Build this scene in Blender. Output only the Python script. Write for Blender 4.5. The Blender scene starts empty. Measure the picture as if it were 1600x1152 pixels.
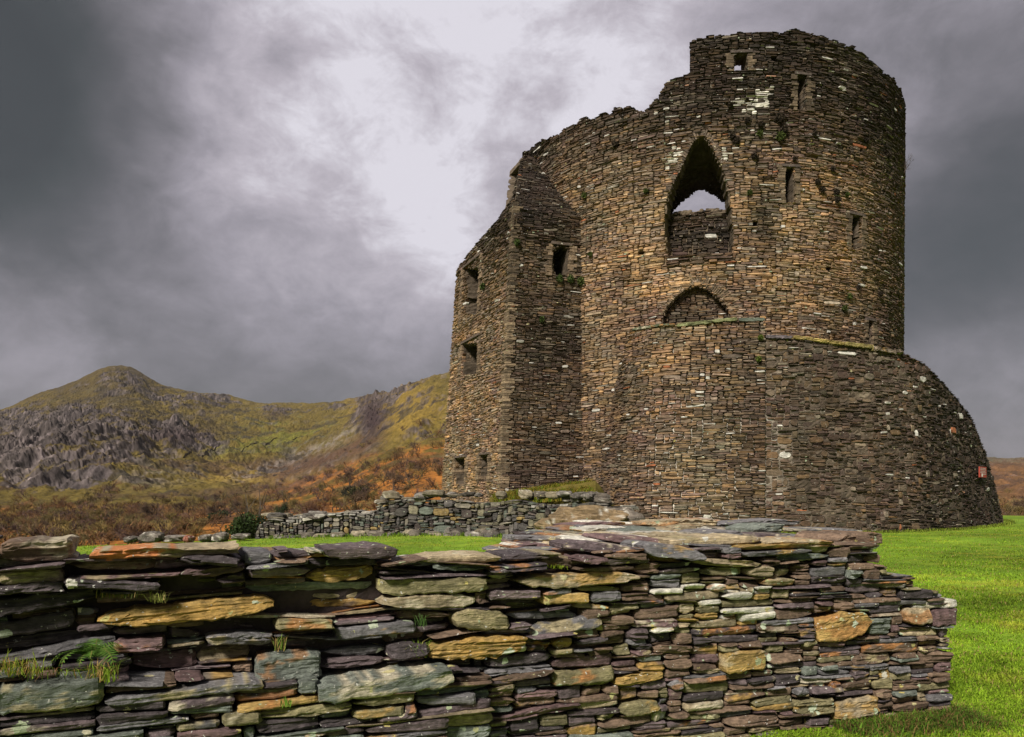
import bpy, math, random
import numpy as np
from mathutils import Vector

# ------------------------------------------------------------------ camera, world, sun
SC = bpy.context.scene
COL = SC.collection
F, HX, HY = 1250.0, 800.0, 770.0          # focal length, centre column and eye level in photo pixels (1600 wide)
cd = bpy.data.cameras.new("camera"); cam = bpy.data.objects.new("camera", cd); COL.objects.link(cam)
cam.location = (0, 0, 0); cam.rotation_euler = (math.radians(90), 0, 0)
cd.sensor_width = 36; cd.lens = 36 * F / 1600; cd.shift_y = (HY - 576) / 1600
cd.clip_start = 0.05; cd.clip_end = 12000
SC.camera = cam
SC.view_settings.view_transform = 'Standard'; SC.view_settings.look = 'None'
SC.view_settings.gamma = 1; SC.view_settings.exposure = 0.85
SUN_EL, SUN_AZ = math.radians(40), math.radians(208)      # azimuth clockwise from +Y (the view direction)
sd = bpy.data.lights.new("sun", 'SUN'); sun = bpy.data.objects.new("sun", sd); COL.objects.link(sun)
sd.energy = 3.6; sd.angle = math.radians(10); sd.color = (1.0, 0.93, 0.82)
sdir = Vector((math.sin(SUN_AZ) * math.cos(SUN_EL), math.cos(SUN_AZ) * math.cos(SUN_EL), math.sin(SUN_EL)))
sun.rotation_euler = (-sdir).to_track_quat('-Z', 'Y').to_euler(); sun.location = sdir * 60

W = bpy.data.worlds.new("World"); SC.world = W; W.use_nodes = True
def build_world():
    nt = W.node_tree; N = nt.nodes; L = nt.links; N.clear()
    def nd(t, **k):
        n = N.new(t)
        for a, b in k.items(): setattr(n, a, b)
        return n
    def mth(op, a, b=None, c=None, clamp=False):
        n = nd('ShaderNodeMath', operation=op, use_clamp=clamp)
        for i, v in enumerate((a, b, c)):
            if v is None: continue
            if isinstance(v, (int, float)): n.inputs[i].default_value = v
            else: L.new(v, n.inputs[i])
        return n.outputs[0]
    tc = nd('ShaderNodeTexCoord')
    def noise(scale, det, rough, stretch=(1, 1, 1), loc=(0, 0, 0), dist=0.0):
        mp = nd('ShaderNodeMapping'); mp.inputs['Scale'].default_value = stretch; mp.inputs['Location'].default_value = loc
        L.new(tc.outputs['Generated'], mp.inputs['Vector'])
        n = nd('ShaderNodeTexNoise'); n.inputs['Scale'].default_value = scale; n.inputs['Detail'].default_value = det
        n.inputs['Roughness'].default_value = rough; n.inputs['Distortion'].default_value = dist
        L.new(mp.outputs[0], n.inputs['Vector']); return n
    warp = noise(3.2, 5, 0.55)
    sub = nd('ShaderNodeVectorMath', operation='SUBTRACT'); L.new(warp.outputs['Color'], sub.inputs[0]); sub.inputs[1].default_value = (.5, .5, .5)
    sc = nd('ShaderNodeVectorMath', operation='SCALE'); L.new(sub.outputs[0], sc.inputs[0]); sc.inputs['Scale'].default_value = 0.20
    ad = nd('ShaderNodeVectorMath', operation='ADD'); L.new(tc.outputs['Generated'], ad.inputs[0]); L.new(sc.outputs[0], ad.inputs[1])
    nm = nd('ShaderNodeVectorMath', operation='NORMALIZE'); L.new(ad.outputs[0], nm.inputs[0])
    # banks of cloud: direction (photo column, row), angular size (px), brightness change
    blobs = [(60, 40, 190, -.24), (120, 240, 190, -.24), (20, 130, 150, -.16), (520, 0, 300, .14), (560, 110, 240, .13),
             (900, 60, 300, .15), (700, 60, 260, .12), (430, 40, 170, .08), (690, 315, 70, .30), (600, 250, 60, .06), (660, 390, 60, .12), (620, 210, 100, -.10), (760, 215, 90, -.10),
             (330, 130, 150, .08), (90, 370, 130, .10), (260, 460, 190, .07), (520, 520, 130, .05), (60, 470, 150, .06),(470, 590, 200, -.15), (220, 520, 190, -.06), (620, 500, 170, .05),
             (1010, 130, 120, .14), (1500, 60, 170, .08), (1590, 220, 130, -.18), (1520, 480, 150, -.14), (1480, 300, 140, -.02), (1590, 640, 90, .14),
             (40, 560, 160, .10), (400, 320, 160, .10), (330, 180, 110, .08), (560, 420, 120, .07), (470, 90, 45, -.16), (300, 380, 120, .05), (880, -300, 500, .20), (250, 300, 90, .02)]
    val = None
    for (x, y, s, a) in blobs:
        d = Vector(((x - HX) / F, 1.0, (HY - y) / F)); ln = d.length; d.normalize()
        dp = nd('ShaderNodeVectorMath', operation='DOT_PRODUCT'); L.new(nm.outputs[0], dp.inputs[0]); dp.inputs[1].default_value = d
        sg = s / F / ln
        e = mth('MULTIPLY', mth('SUBTRACT', dp.outputs['Value'], 1.0), 1.0 / (sg * sg))
        g = mth('MULTIPLY', mth('EXPONENT', e), a)
        val = g if val is None else mth('ADD', val, g)
    val = mth('ADD', val, 0.345)
    n1 = noise(5.5, 12, 0.62, (1, 1, 1.5), dist=0.3)
    n2 = noise(15.0, 10, 0.68, (1, 1, 1.6), (3, 1, 2), dist=0.5)
    k = mth('ADD', mth('MULTIPLY', mth('SUBTRACT', n1.outputs['Fac'], .5), 1.2), 1.0)
    k2 = mth('ADD', mth('MULTIPLY', mth('SUBTRACT', n2.outputs['Fac'], .5), 0.62), 1.0)
    val = mth('MULTIPLY', mth('MULTIPLY', mth('MAXIMUM', val, .07), k), k2)
    cr = nd('ShaderNodeValToRGB'); el = cr.color_ramp.elements
    el[0].position = 0.0; el[0].color = (.044, .048, .050, 1)
    el[1].position = 1.0; el[1].color = (.80, .77, .84, 1)
    for p, c in ((.12, (.068, .074, .076)), (.25, (.120, .118, .127)), (.40, (.208, .197, .217)), (.60, (.36, .335, .378)), (.8, (.54, .50, .555))):
        e = el.new(p); e.color = (*c, 1)
    L.new(val, cr.inputs[0])
    # the cloud colour is divided by the background strength and by the exposure
    SKY = 0.1
    scl = nd('ShaderNodeVectorMath', operation='SCALE'); L.new(cr.outputs[0], scl.inputs[0]); scl.inputs['Scale'].default_value = 0.52 / SKY
    sky = nd('ShaderNodeTexSky', sky_type='NISHITA'); sky.sun_disc = False; sky.sun_elevation = SUN_EL; sky.sun_rotation = SUN_AZ
    mx = nd('ShaderNodeMix', data_type='RGBA'); mx.inputs[0].default_value = 0.97
    L.new(sky.outputs[0], mx.inputs[6]); L.new(scl.outputs[0], mx.inputs[7])
    bg = nd('ShaderNodeBackground'); bg.inputs['Strength'].default_value = SKY
    L.new(mx.outputs[2], bg.inputs['Color'])
    out = nd('ShaderNodeOutputWorld'); L.new(bg.outputs[0], out.inputs['Surface'])
build_world()

# ------------------------------------------------------------------ noise
def _hash(ix, iy, iz, seed):
    h = (ix.astype(np.int64) * 374761393 + iy.astype(np.int64) * 668265263 + iz.astype(np.int64) * 2147483647 + seed * 974634777) & 0xffffffff
    h = ((h ^ (h >> 13)) * 1274126177) & 0xffffffff
    h = ((h ^ (h >> 16)) * 2246822519) & 0xffffffff
    return ((h ^ (h >> 15)) & 0xffffff) / float(0xffffff)
def vn(x, y, z=0.0, seed=0):
    x, y, z = np.broadcast_arrays(np.asarray(x, float), np.asarray(y, float), np.asarray(z, float))
    ix, iy, iz = np.floor(x), np.floor(y), np.floor(z)
    fx, fy, fz = x - ix, y - iy, z - iz
    fx = fx * fx * (3 - 2 * fx); fy = fy * fy * (3 - 2 * fy); fz = fz * fz * (3 - 2 * fz)
    ix, iy, iz = ix.astype(np.int64), iy.astype(np.int64), iz.astype(np.int64)
    r = 0
    for a in (0, 1):
        wa = fx if a else 1 - fx
        for b in (0, 1):
            wb = fy if b else 1 - fy
            for c in (0, 1):
                wc = fz if c else 1 - fz
                r = r + wa * wb * wc * _hash(ix + a, iy + b, iz + c, seed)
    return r                                     # 0..1
def fbm(x, y, z=0.0, oct=4, seed=0, gain=.5):
    s = 0; a = 1.0; t = 0
    for o in range(oct):
        s = s + a * (vn(np.asarray(x) * 2**o, np.asarray(y) * 2**o, np.asarray(z) * 2**o, seed + o) - .5); t += a; a *= gain
    return s / t * 2                             # -1..1
def ridged(x, y, z=0.0, oct=4, seed=0):
    s = 0; a = 1.0; t = 0
    for o in range(oct):
        s = s + a * (1 - np.abs(2 * vn(np.asarray(x) * 2**o, np.asarray(y) * 2**o, np.asarray(z) * 2**o, seed + o) - 1)); t += a; a *= .5
    return s / t
def sstep(a, b, x): 
    t = np.clip((np.asarray(x, float) - a) / (b - a), 0, 1); return t * t * (3 - 2 * t)

# ------------------------------------------------------------------ objects
def tag(o, label=None, cat=None, group=None, kind=None):
    if label: o['label'] = label
    if cat: o['category'] = cat
    if group: o['group'] = group
    if kind: o['kind'] = kind
    return o
def empty(name, loc, label, cat, group=None):
    o = bpy.data.objects.new(name, None); COL.objects.link(o); o.location = loc; o.empty_display_size = .3
    bpy.context.view_layer.update()
    return tag(o, label, cat, group)
class MB:
    """collects arrays of vertices, faces and a colour per vertex"""
    def __init__(s): s.v = []; s.c = []; s.f = []; s.n = 0
    def add(s, v, faces, col=(.5, .5, .5), mat=0):
        v = np.asarray(v, float).reshape(-1, 3)
        c = np.asarray(col, float)
        if c.ndim == 1: c = np.broadcast_to(c, (len(v), 3))
        s.v.append(v); s.c.append(c)
        if isinstance(faces, list) and not isinstance(faces[0], np.ndarray):
            faces = [np.array([f for f in faces if len(f) == k]) for k in sorted({len(f) for f in faces})]
        for f in (faces if isinstance(faces, list) else [faces]):
            f = np.asarray(f, np.int64)
            if len(f): s.f.append((f + s.n, mat))
        s.n += len(v)
    def build(s, name, mats, parent=None, smooth=False, loc=None, attrs=None):
        off = np.zeros(3)
        if parent is not None:
            q = parent
            while q is not None: off += np.array(q.location); q = q.parent
        elif loc is not None: off += np.array(loc)
        v = np.concatenate(s.v) - off; c = np.concatenate(s.c)
        me = bpy.data.meshes.new(name); me.vertices.add(len(v)); me.vertices.foreach_set('co', v.astype(np.float32).ravel())
        idx = np.concatenate([f.ravel() for f, m in s.f])
        sizes = np.concatenate([np.full(len(f), f.shape[1]) for f, m in s.f])
        mi = np.concatenate([np.full(len(f), m) for f, m in s.f])
        me.loops.add(len(idx)); me.loops.foreach_set('vertex_index', idx.astype(np.int32))
        me.polygons.add(len(sizes))
        me.polygons.foreach_set('loop_start', np.concatenate([[0], np.cumsum(sizes)[:-1]]).astype(np.int32))
        me.polygons.foreach_set('material_index', mi.astype(np.int32))
        me.polygons.foreach_set('use_smooth', np.full(len(sizes), bool(smooth)))
        me.update(calc_edges=True)
        a = me.color_attributes.new('col', 'FLOAT_COLOR', 'POINT')
        a.data.foreach_set('color', np.concatenate([c, np.ones((len(c), 1))], 1).astype(np.float32).ravel())
        for m in (mats if isinstance(mats, (list, tuple)) else [mats]): me.materials.append(m)
        o = bpy.data.objects.new(name, me); COL.objects.link(o)
        if parent is not None: o.parent = parent
        elif loc is not None: o.location = loc
        return o

# ------------------------------------------------------------------ materials
def mat_base(name, rough=.9, spec=.2):
    m = bpy.data.materials.new(name); m.use_nodes = True; nt = m.node_tree; b = nt.nodes['Principled BSDF']
    b.inputs['Roughness'].default_value = rough; b.inputs['Specular IOR Level'].default_value = spec
    return m, nt, b
def stone_material(name, fine, lichen=0.5, bump=.5, streak=True, lscale=1.0, rough=.82):
    """attribute colour, mottled by noise, laminated streaks, pale lichen spots"""
    m, nt, b = mat_base(name, rough, .25); N = nt.nodes; L = nt.links
    at = N.new('ShaderNodeAttribute'); at.attribute_name = 'col'
    tc = N.new('ShaderNodeTexCoord')
    n1 = N.new('ShaderNodeTexNoise'); n1.inputs['Scale'].default_value = fine; n1.inputs['Detail'].default_value = 6; n1.inputs['Roughness'].default_value = .65
    L.new(tc.outputs['Object'], n1.inputs['Vector'])
    mp = N.new('ShaderNodeMapping'); mp.inputs['Scale'].default_value = (1, 1, 7)
    L.new(tc.outputs['Object'], mp.inputs['Vector'])
    n2 = N.new('ShaderNodeTexNoise'); n2.inputs['Scale'].default_value = fine * .9; n2.inputs['Detail'].default_value = 5; n2.inputs['Roughness'].default_value = .7
    L.new(mp.outputs[0], n2.inputs['Vector'])
    r1 = N.new('ShaderNodeMapRange'); r1.inputs[1].default_value = .3; r1.inputs[2].default_value = .7; r1.inputs[3].default_value = .55; r1.inputs[4].default_value = 1.5
    L.new(n1.outputs['Fac'], r1.inputs[0])
    r2 = N.new('ShaderNodeMapRange'); r2.inputs[1].default_value = .3; r2.inputs[2].default_value = .7; r2.inputs[3].default_value = .6; r2.inputs[4].default_value = 1.4
    L.new(n2.outputs['Fac'], r2.inputs[0])
    mm = N.new('ShaderNodeMath'); mm.operation = 'MULTIPLY'; L.new(r1.outputs[0], mm.inputs[0]); L.new(r2.outputs[0], mm.inputs[1])
    vm = N.new('ShaderNodeVectorMath'); vm.operation = 'SCALE'; L.new(at.outputs['Color'], vm.inputs[0]); L.new(mm.outputs[0], vm.inputs['Scale'])
    # lichen
    vo = N.new('ShaderNodeTexVoronoi'); vo.inputs['Scale'].default_value = 9 * lscale; vo.inputs['Randomness'].default_value = 1
    nw = N.new('ShaderNodeTexNoise'); nw.inputs['Scale'].default_value = 40 * lscale; nw.inputs['Detail'].default_value = 4
    L.new(tc.outputs['Object'], nw.inputs['Vector'])
    av = N.new('ShaderNodeVectorMath'); av.operation = 'MULTIPLY_ADD'; av.inputs[1].default_value = (.06 / lscale,) * 3
    L.new(nw.outputs['Color'], av.inputs[0]); L.new(tc.outputs['Object'], av.inputs[2]); L.new(av.outputs[0], vo.inputs['Vector'])
    nl = N.new('ShaderNodeTexNoise'); nl.inputs['Scale'].default_value = 3.1 * lscale; nl.inputs['Detail'].default_value = 3
    L.new(tc.outputs['Object'], nl.inputs['Vector'])
    # spot radius follows a broad noise and a random value per cell
    sx = N.new('ShaderNodeSeparateColor'); L.new(vo.outputs['Color'], sx.inputs[0])
    t1 = N.new('ShaderNodeMapRange'); t1.inputs[1].default_value = .36; t1.inputs[2].default_value = .66; t1.inputs[3].default_value = -.05; t1.inputs[4].default_value = .42 * lichen * 1.4
    L.new(nl.outputs['Fac'], t1.inputs[0])
    t2 = N.new('ShaderNodeMath'); t2.operation = 'MULTIPLY'; L.new(t1.outputs[0], t2.inputs[0]); L.new(sx.outputs[0], t2.inputs[1])
    t3 = N.new('ShaderNodeMath'); t3.operation = 'SUBTRACT'; L.new(t2.outputs[0], t3.inputs[0]); L.new(vo.outputs['Distance'], t3.inputs[1])
    t4 = N.new('ShaderNodeMapRange'); t4.inputs[1].default_value = -.005; t4.inputs[2].default_value = .025; L.new(t3.outputs[0], t4.inputs[0])
    lc = N.new('ShaderNodeValToRGB'); e = lc.color_ramp.elements
    e[0].position = 0; e[0].color = (.42, .46, .36, 1); e[1].position = 1; e[1].color = (.55, .54, .50, 1)
    k = e.new(.45); k.color = (.30, .36, .24, 1); k = e.new(.7); k.color = (.42, .36, .12, 1)
    L.new(sx.outputs[1], lc.inputs[0])
    mx = N.new('ShaderNodeMix'); mx.data_type = 'RGBA'
    L.new(t4.outputs[0], mx.inputs[0]); L.new(vm.outputs[0], mx.inputs[6]); L.new(lc.outputs[0], mx.inputs[7])
    # small pale flecks
    v2 = N.new('ShaderNodeTexVoronoi'); v2.inputs['Scale'].default_value = 38 * lscale; L.new(av.outputs[0], v2.inputs['Vector'])
    s2 = N.new('ShaderNodeSeparateColor'); L.new(v2.outputs['Color'], s2.inputs[0])
    f1 = N.new('ShaderNodeMapRange'); f1.inputs[1].default_value = .30; f1.inputs[2].default_value = .22; L.new(v2.outputs['Distance'], f1.inputs[0])
    f2 = N.new('ShaderNodeMapRange'); f2.inputs[1].default_value = .975 - .06 * lichen; f2.inputs[2].default_value = .985 - .06 * lichen; L.new(s2.outputs[2], f2.inputs[0])
    f3 = N.new('ShaderNodeMath'); f3.operation = 'MULTIPLY'; L.new(f1.outputs[0], f3.inputs[0]); L.new(f2.outputs[0], f3.inputs[1])
    m3 = N.new('ShaderNodeMix'); m3.data_type = 'RGBA'; L.new(f3.outputs[0], m3.inputs[0]); L.new(mx.outputs[2], m3.inputs[6]); m3.inputs[7].default_value = (.50, .49, .45, 1)
    L.new(m3.outputs[2], b.inputs['Base Color'])
    ba = N.new('ShaderNodeMath'); ba.operation = 'ADD'; L.new(n1.outputs['Fac'], ba.inputs[0]); L.new(n2.outputs['Fac'], ba.inputs[1])
    bp = N.new('ShaderNodeBump'); bp.inputs['Strength'].default_value = bump; bp.inputs['Distance'].default_value = .3 / fine
    L.new(ba.outputs[0], bp.inputs['Height']); L.new(bp.outputs[0], b.inputs['Normal'])
    return m
def attr_material(name, fine=8, amt=.5, bump=.6, bd=.05, rough=.95, trans=0):
    m, nt, b = mat_base(name, rough, .15); N = nt.nodes; L = nt.links
    at = N.new('ShaderNodeAttribute'); at.attribute_name = 'col'
    tc = N.new('ShaderNodeTexCoord')
    n1 = N.new('ShaderNodeTexNoise'); n1.inputs['Scale'].default_value = fine; n1.inputs['Detail'].default_value = 8; n1.inputs['Roughness'].default_value = .7
    L.new(tc.outputs['Object'], n1.inputs['Vector'])
    r1 = N.new('ShaderNodeMapRange'); r1.inputs[1].default_value = .3; r1.inputs[2].default_value = .7; r1.inputs[3].default_value = 1 - amt; r1.inputs[4].default_value = 1 + amt
    L.new(n1.outputs['Fac'], r1.inputs[0])
    vm = N.new('ShaderNodeVectorMath'); vm.operation = 'SCALE'; L.new(at.outputs['Color'], vm.inputs[0]); L.new(r1.outputs[0], vm.inputs['Scale'])
    L.new(vm.outputs[0], b.inputs['Base Color'])
    if bump:
        bp = N.new('ShaderNodeBump'); bp.inputs['Strength'].default_value = bump; bp.inputs['Distance'].default_value = bd
        L.new(n1.outputs['Fac'], bp.inputs['Height']); L.new(bp.outputs[0], b.inputs['Normal'])
    if trans:
        tr = N.new('ShaderNodeBsdfTranslucent'); L.new(vm.outputs[0], tr.inputs['Color'])
        ms = N.new('ShaderNodeMixShader'); ms.inputs[0].default_value = trans
        L.new(b.outputs[0], ms.inputs[1]); L.new(tr.outputs[0], ms.inputs[2])
        L.new(ms.outputs[0], N['Material Output'].inputs['Surface'])
    return m
M_keep = stone_material('keep_stone', 7, .45, .8, lscale=.75)
M_core = attr_material('mortar', 6, .5, .8, .03)
M_near = stone_material('slate', 30, .9, 1.0, lscale=1.9, rough=.72)
M_mid = stone_material('field_stone', 9, .45, .9, lscale=1.6)
M_hill = attr_material('hillside', .35, .35, .8, .8)
M_lawn = attr_material('lawn', 5, .30, .6, .05)
M_leaf = attr_material('leaves', 3, .3, 0, trans=.35)
M_twig = attr_material('twigs', 1, .3, 0)
def plain(name, c, rough=.5):
    m, nt, b = mat_base(name, rough, .4); N = nt.nodes; L = nt.links
    n1 = N.new('ShaderNodeTexNoise'); n1.inputs['Scale'].default_value = 14; n1.inputs['Detail'].default_value = 4
    cr = N.new('ShaderNodeValToRGB'); cr.color_ramp.elements[0].color = (*[x * .75 for x in c], 1); cr.color_ramp.elements[1].color = (*[min(1, x * 1.15) for x in c], 1)
    L.new(n1.outputs['Fac'], cr.inputs[0]); L.new(cr.outputs[0], b.inputs['Base Color']); return m

# ------------------------------------------------------------------ masonry tools
class Surf:
    """a wall face: plan path (u) at two heights, so the face may batter; w is the distance outward"""
    def __init__(s, lo, hi, zlo, zhi, step=.05, bend=None):
        lo = np.array(lo, float); hi = np.array(hi, float)
        d = np.r_[0, np.cumsum(np.hypot(*np.diff(lo, axis=0).T))]
        n = max(8, int(d[-1] / step)); t = np.linspace(0, d[-1], n + 1)
        def sm(p):
            q = np.stack([np.interp(t, d, p[:, k]) for k in (0, 1)], 1); return q
        s.t = t; s.lo = sm(lo); s.hi = sm(hi); s.zlo = zlo; s.zhi = zhi; s.L = d[-1]; s.bend = bend
    def smooth(s, it):
        for a in (s.lo, s.hi):
            for _ in range(it): a[1:-1] = (a[:-2] + 2 * a[1:-1] + a[2:]) / 4
        return s
    def xy(s, u, v):
        k = (np.asarray(v, float) - s.zlo) / (s.zhi - s.zlo)
        if s.bend is not None: k = s.bend(k)
        lx, ly, hx, hy = (np.interp(u, s.t, a) for a in (s.lo[:, 0], s.lo[:, 1], s.hi[:, 0], s.hi[:, 1]))
        return lx + (hx - lx) * k, ly + (hy - ly) * k
    def __call__(s, u, v, w=0):
        u, v, w = np.broadcast_arrays(np.asarray(u, float), np.asarray(v, float), np.asarray(w, float))
        x, y = s.xy(u, v); e = .03
        x1, y1 = s.xy(np.clip(u + e, 0, s.L), v); x0, y0 = s.xy(np.clip(u - e, 0, s.L), v)
        tx, ty = x1 - x0, y1 - y0; l = np.hypot(tx, ty) + 1e-9
        over = u - np.clip(u, 0, s.L)
        return np.stack([x + ty / l * w + tx / l * over, y - tx / l * w + ty / l * over, v + 0 * x], -1)
    def at(s, px, py, u0=None, u1=None):
        """photo pixel -> (u, v) on the face"""
        u = np.linspace(u0 or 0, u1 or s.L, 600); z = 2.0
        for _ in range(6):
            P = s(u, np.full_like(u, z)); X = HX + F * P[:, 0] / P[:, 1]
            i = np.argmin(np.abs(X - px)); z = (HY - py) / F * P[i, 1]
        return float(u[i]), float(z)
def poly_in(poly, u, v):
    u = np.asarray(u, float); v = np.asarray(v, float); r = np.zeros(np.broadcast(u, v).shape, bool); n = len(poly)
    for i in range(n):
        x1, y1 = poly[i]; x2, y2 = poly[(i + 1) % n]
        if y1 == y2: continue
        c = ((y1 > v) != (y2 > v)) & (u < (x2 - x1) * (v - y1) / (y2 - y1) + x1); r ^= c
    return r

def pack(solid, Lr, Hr, rng, fixed=()):
    """fills the cells marked solid with stones of random size; returns (i, j, n, m) rectangles"""
    nj, ni = solid.shape; occ = ~solid; out = []
    for (i, j, n, m, tagv) in fixed:
        i = max(i, 0); j = max(j, 0); occ[j:j + m, i:i + n] = True; out.append((i, j, n, m, tagv))
    for j in range(nj):
        row = occ[j]; i = 0
        while i < ni:
            if row[i]: i += 1; continue
            m = Hr[int(rng.random() ** 1.6 * len(Hr))]; n = int(Lr[0] + (Lr[1] - Lr[0]) * rng.random() ** 1.7 * (0.6 + .4 * m / Hr[-1]))
            k = 1
            while k < n and i + k < ni and not row[i + k]: k += 1
            rest = 0
            while rest < 3 and i + k + rest < ni and not row[i + k + rest]: rest += 1
            if rest < 3: k += rest
            mm = 1
            while mm < m and j + mm < nj and not occ[j + mm, i:i + k].any(): mm += 1
            occ[j:j + mm, i:i + k] = True
            if k >= 2: out.append((i, j, k, mm, None))
            i += k
    return out

OUT = np.array([(-1, -.15), (-.80, -.95), (.1, -1.0), (.82, -.93), (1, .12), (.78, .96), (-.1, 1.0), (-.84, .93)])
def lay_far(mb, S, u0, v0, du, dv, rects, colfn, rng, prot=(.0, .05), depth=.10, gap=.010, warp=None, base=None, wb=0.0):
    """eight-sided chipped blocks laid on a face, one mesh"""
    if not rects: return
    R = np.array([(a, b, c, d) for a, b, c, d, _ in rects], float); n = len(R); k = len(OUT)
    cu = u0 + (R[:, 0] + R[:, 2] / 2) * du; cv = v0 + (R[:, 1] + R[:, 3] / 2) * dv
    hu = R[:, 2] * du / 2 - gap * .6; hv = R[:, 3] * dv / 2 * .93 - gap * .06
    j = rng.normal(0, 1, (n, k, 2)) * np.array([.07, .13])
    o = OUT[None] * (1 + j)
    lens = rng.random(n) < .3
    o[lens, :, 1] *= (1 - .45 * np.abs(o[lens, :, 0]) ** 2)
    tilt = rng.normal(0, .035, n)
    U = cu[:, None] + o[:, :, 0] * hu[:, None]; V = cv[:, None] + o[:, :, 1] * hv[:, None] + o[:, :, 0] * (hu * tilt)[:, None]
    p = rng.uniform(*prot, n) + (base(cu, cv) if base is not None else 0) + wb
    ins = np.minimum(.012, hv * .35)
    fu = cu[:, None] + (U - cu[:, None]) * (1 - ins / hu)[:, None]; fv = cv[:, None] + (V - cv[:, None]) * (1 - ins / hv)[:, None]
    ftilt = rng.normal(0, .010, (n, 1)) * o[:, :, 0] + rng.normal(0, .006, (n, 1)) * o[:, :, 1]
    if warp is not None: V = V + warp(U, V); fv = fv + warp(fu, fv)
    a = S(U, V, np.broadcast_to((p - depth)[:, None], U.shape)); b = S(U, V, (p - ins * 1.1)[:, None] + ftilt * .5); c = S(fu, fv, p[:, None] + ftilt)
    verts = np.stack([a, b, c], 1).reshape(-1, 3)
    i = np.arange(k); i2 = (i + 1) % k
    q = np.concatenate([np.stack([i, i2, i2 + k, i + k], 1), np.stack([i + k, i2 + k, i2 + 2 * k, i + 2 * k], 1)])
    base_i = (np.arange(n) * 3 * k)[:, None, None]
    col = colfn(cu, cv, rng)
    vc = np.repeat(col, 3 * k, 0) * (1 + rng.normal(0, .07, (n * 3 * k, 1)))
    mb.add(verts, [(q[None] + base_i).reshape(-1, 4), (np.arange(2 * k, 3 * k)[None, None] + base_i).reshape(-1, k)], np.clip(vc, .01, .9), 0)

def voxel(mb, S, solid, u0, v0, du, dv, t, col, mat=1, w0=-.012, jit=.0, seed=1):
    """solid[k, j, i] cells behind a face -> closed mesh. k counts inward"""
    K, J, I = solid.shape
    pad = np.pad(solid, 1)
    kk, jj, ii = np.meshgrid(np.arange(K + 1), np.arange(J + 1), np.arange(I + 1), indexing='ij')
    def vid(k, j, i): return (k * (J + 1) + j) * (I + 1) + i
    quads = []
    for ax, d in ((0, -1), (0, 1), (1, -1), (1, 1), (2, -1), (2, 1)):
        sh = [slice(1, -1)] * 3; sh[ax] = slice(1 + d, pad.shape[ax] - 1 + d)
        k, j, i = np.nonzero(solid & ~pad[tuple(sh)])
        if ax == 0:
            kf = k + (d > 0); q = [vid(kf, j, i), vid(kf, j, i + 1), vid(kf, j + 1, i + 1), vid(kf, j + 1, i)]
            if d > 0: q = q[::-1]
        elif ax == 1:
            jf = j + (d > 0); q = [vid(k, jf, i), vid(k, jf, i + 1), vid(k + 1, jf, i + 1), vid(k + 1, jf, i)]
            if d < 0: q = q[::-1]
        else:
            f = i + (d > 0); q = [vid(k, j, f), vid(k + 1, j, f), vid(k + 1, j + 1, f), vid(k, j + 1, f)]
            if d < 0: q = q[::-1]
        quads.append(np.stack(q, 1))
    Q = np.concatenate(quads); used, inv = np.unique(Q, return_inverse=True)
    uu = u0 + ii.ravel()[used] * du; vv = v0 + jj.ravel()[used] * dv; kv = kk.ravel()[used]; ww = w0 - kv * t
    if jit:
        r = np.random.default_rng(seed); uu = uu + r.uniform(-jit, jit, len(uu)) * du; vv = vv + r.uniform(-jit, jit, len(uu)) * dv; ww = ww - r.uniform(0, jit, len(uu)) * t * .5
    c = col(uu, vv) if callable(col) else col
    mb.add(S(uu, vv, ww), inv.reshape(-1, 4), c, mat)

# palettes (real albedos)
P_SLATE = 1.25 * np.array([(.075, .066, .070), (.105, .080, .080), (.13, .095, .065), (.19, .13, .07), (.11, .12, .105), (.055, .045, .045), (.24, .185, .12), (.30, .20, .09), (.16, .145, .135)])
def pick(pal, w, n, rng):
    w = np.asarray(w, float); w = w / w.sum(-1, keepdims=True)
    if w.ndim == 1: w = np.broadcast_to(w, (n, len(w)))
    c = np.cumsum(w, 1); return pal[(rng.random((n, 1)) > c).sum(1).clip(0, len(pal) - 1)]

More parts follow.
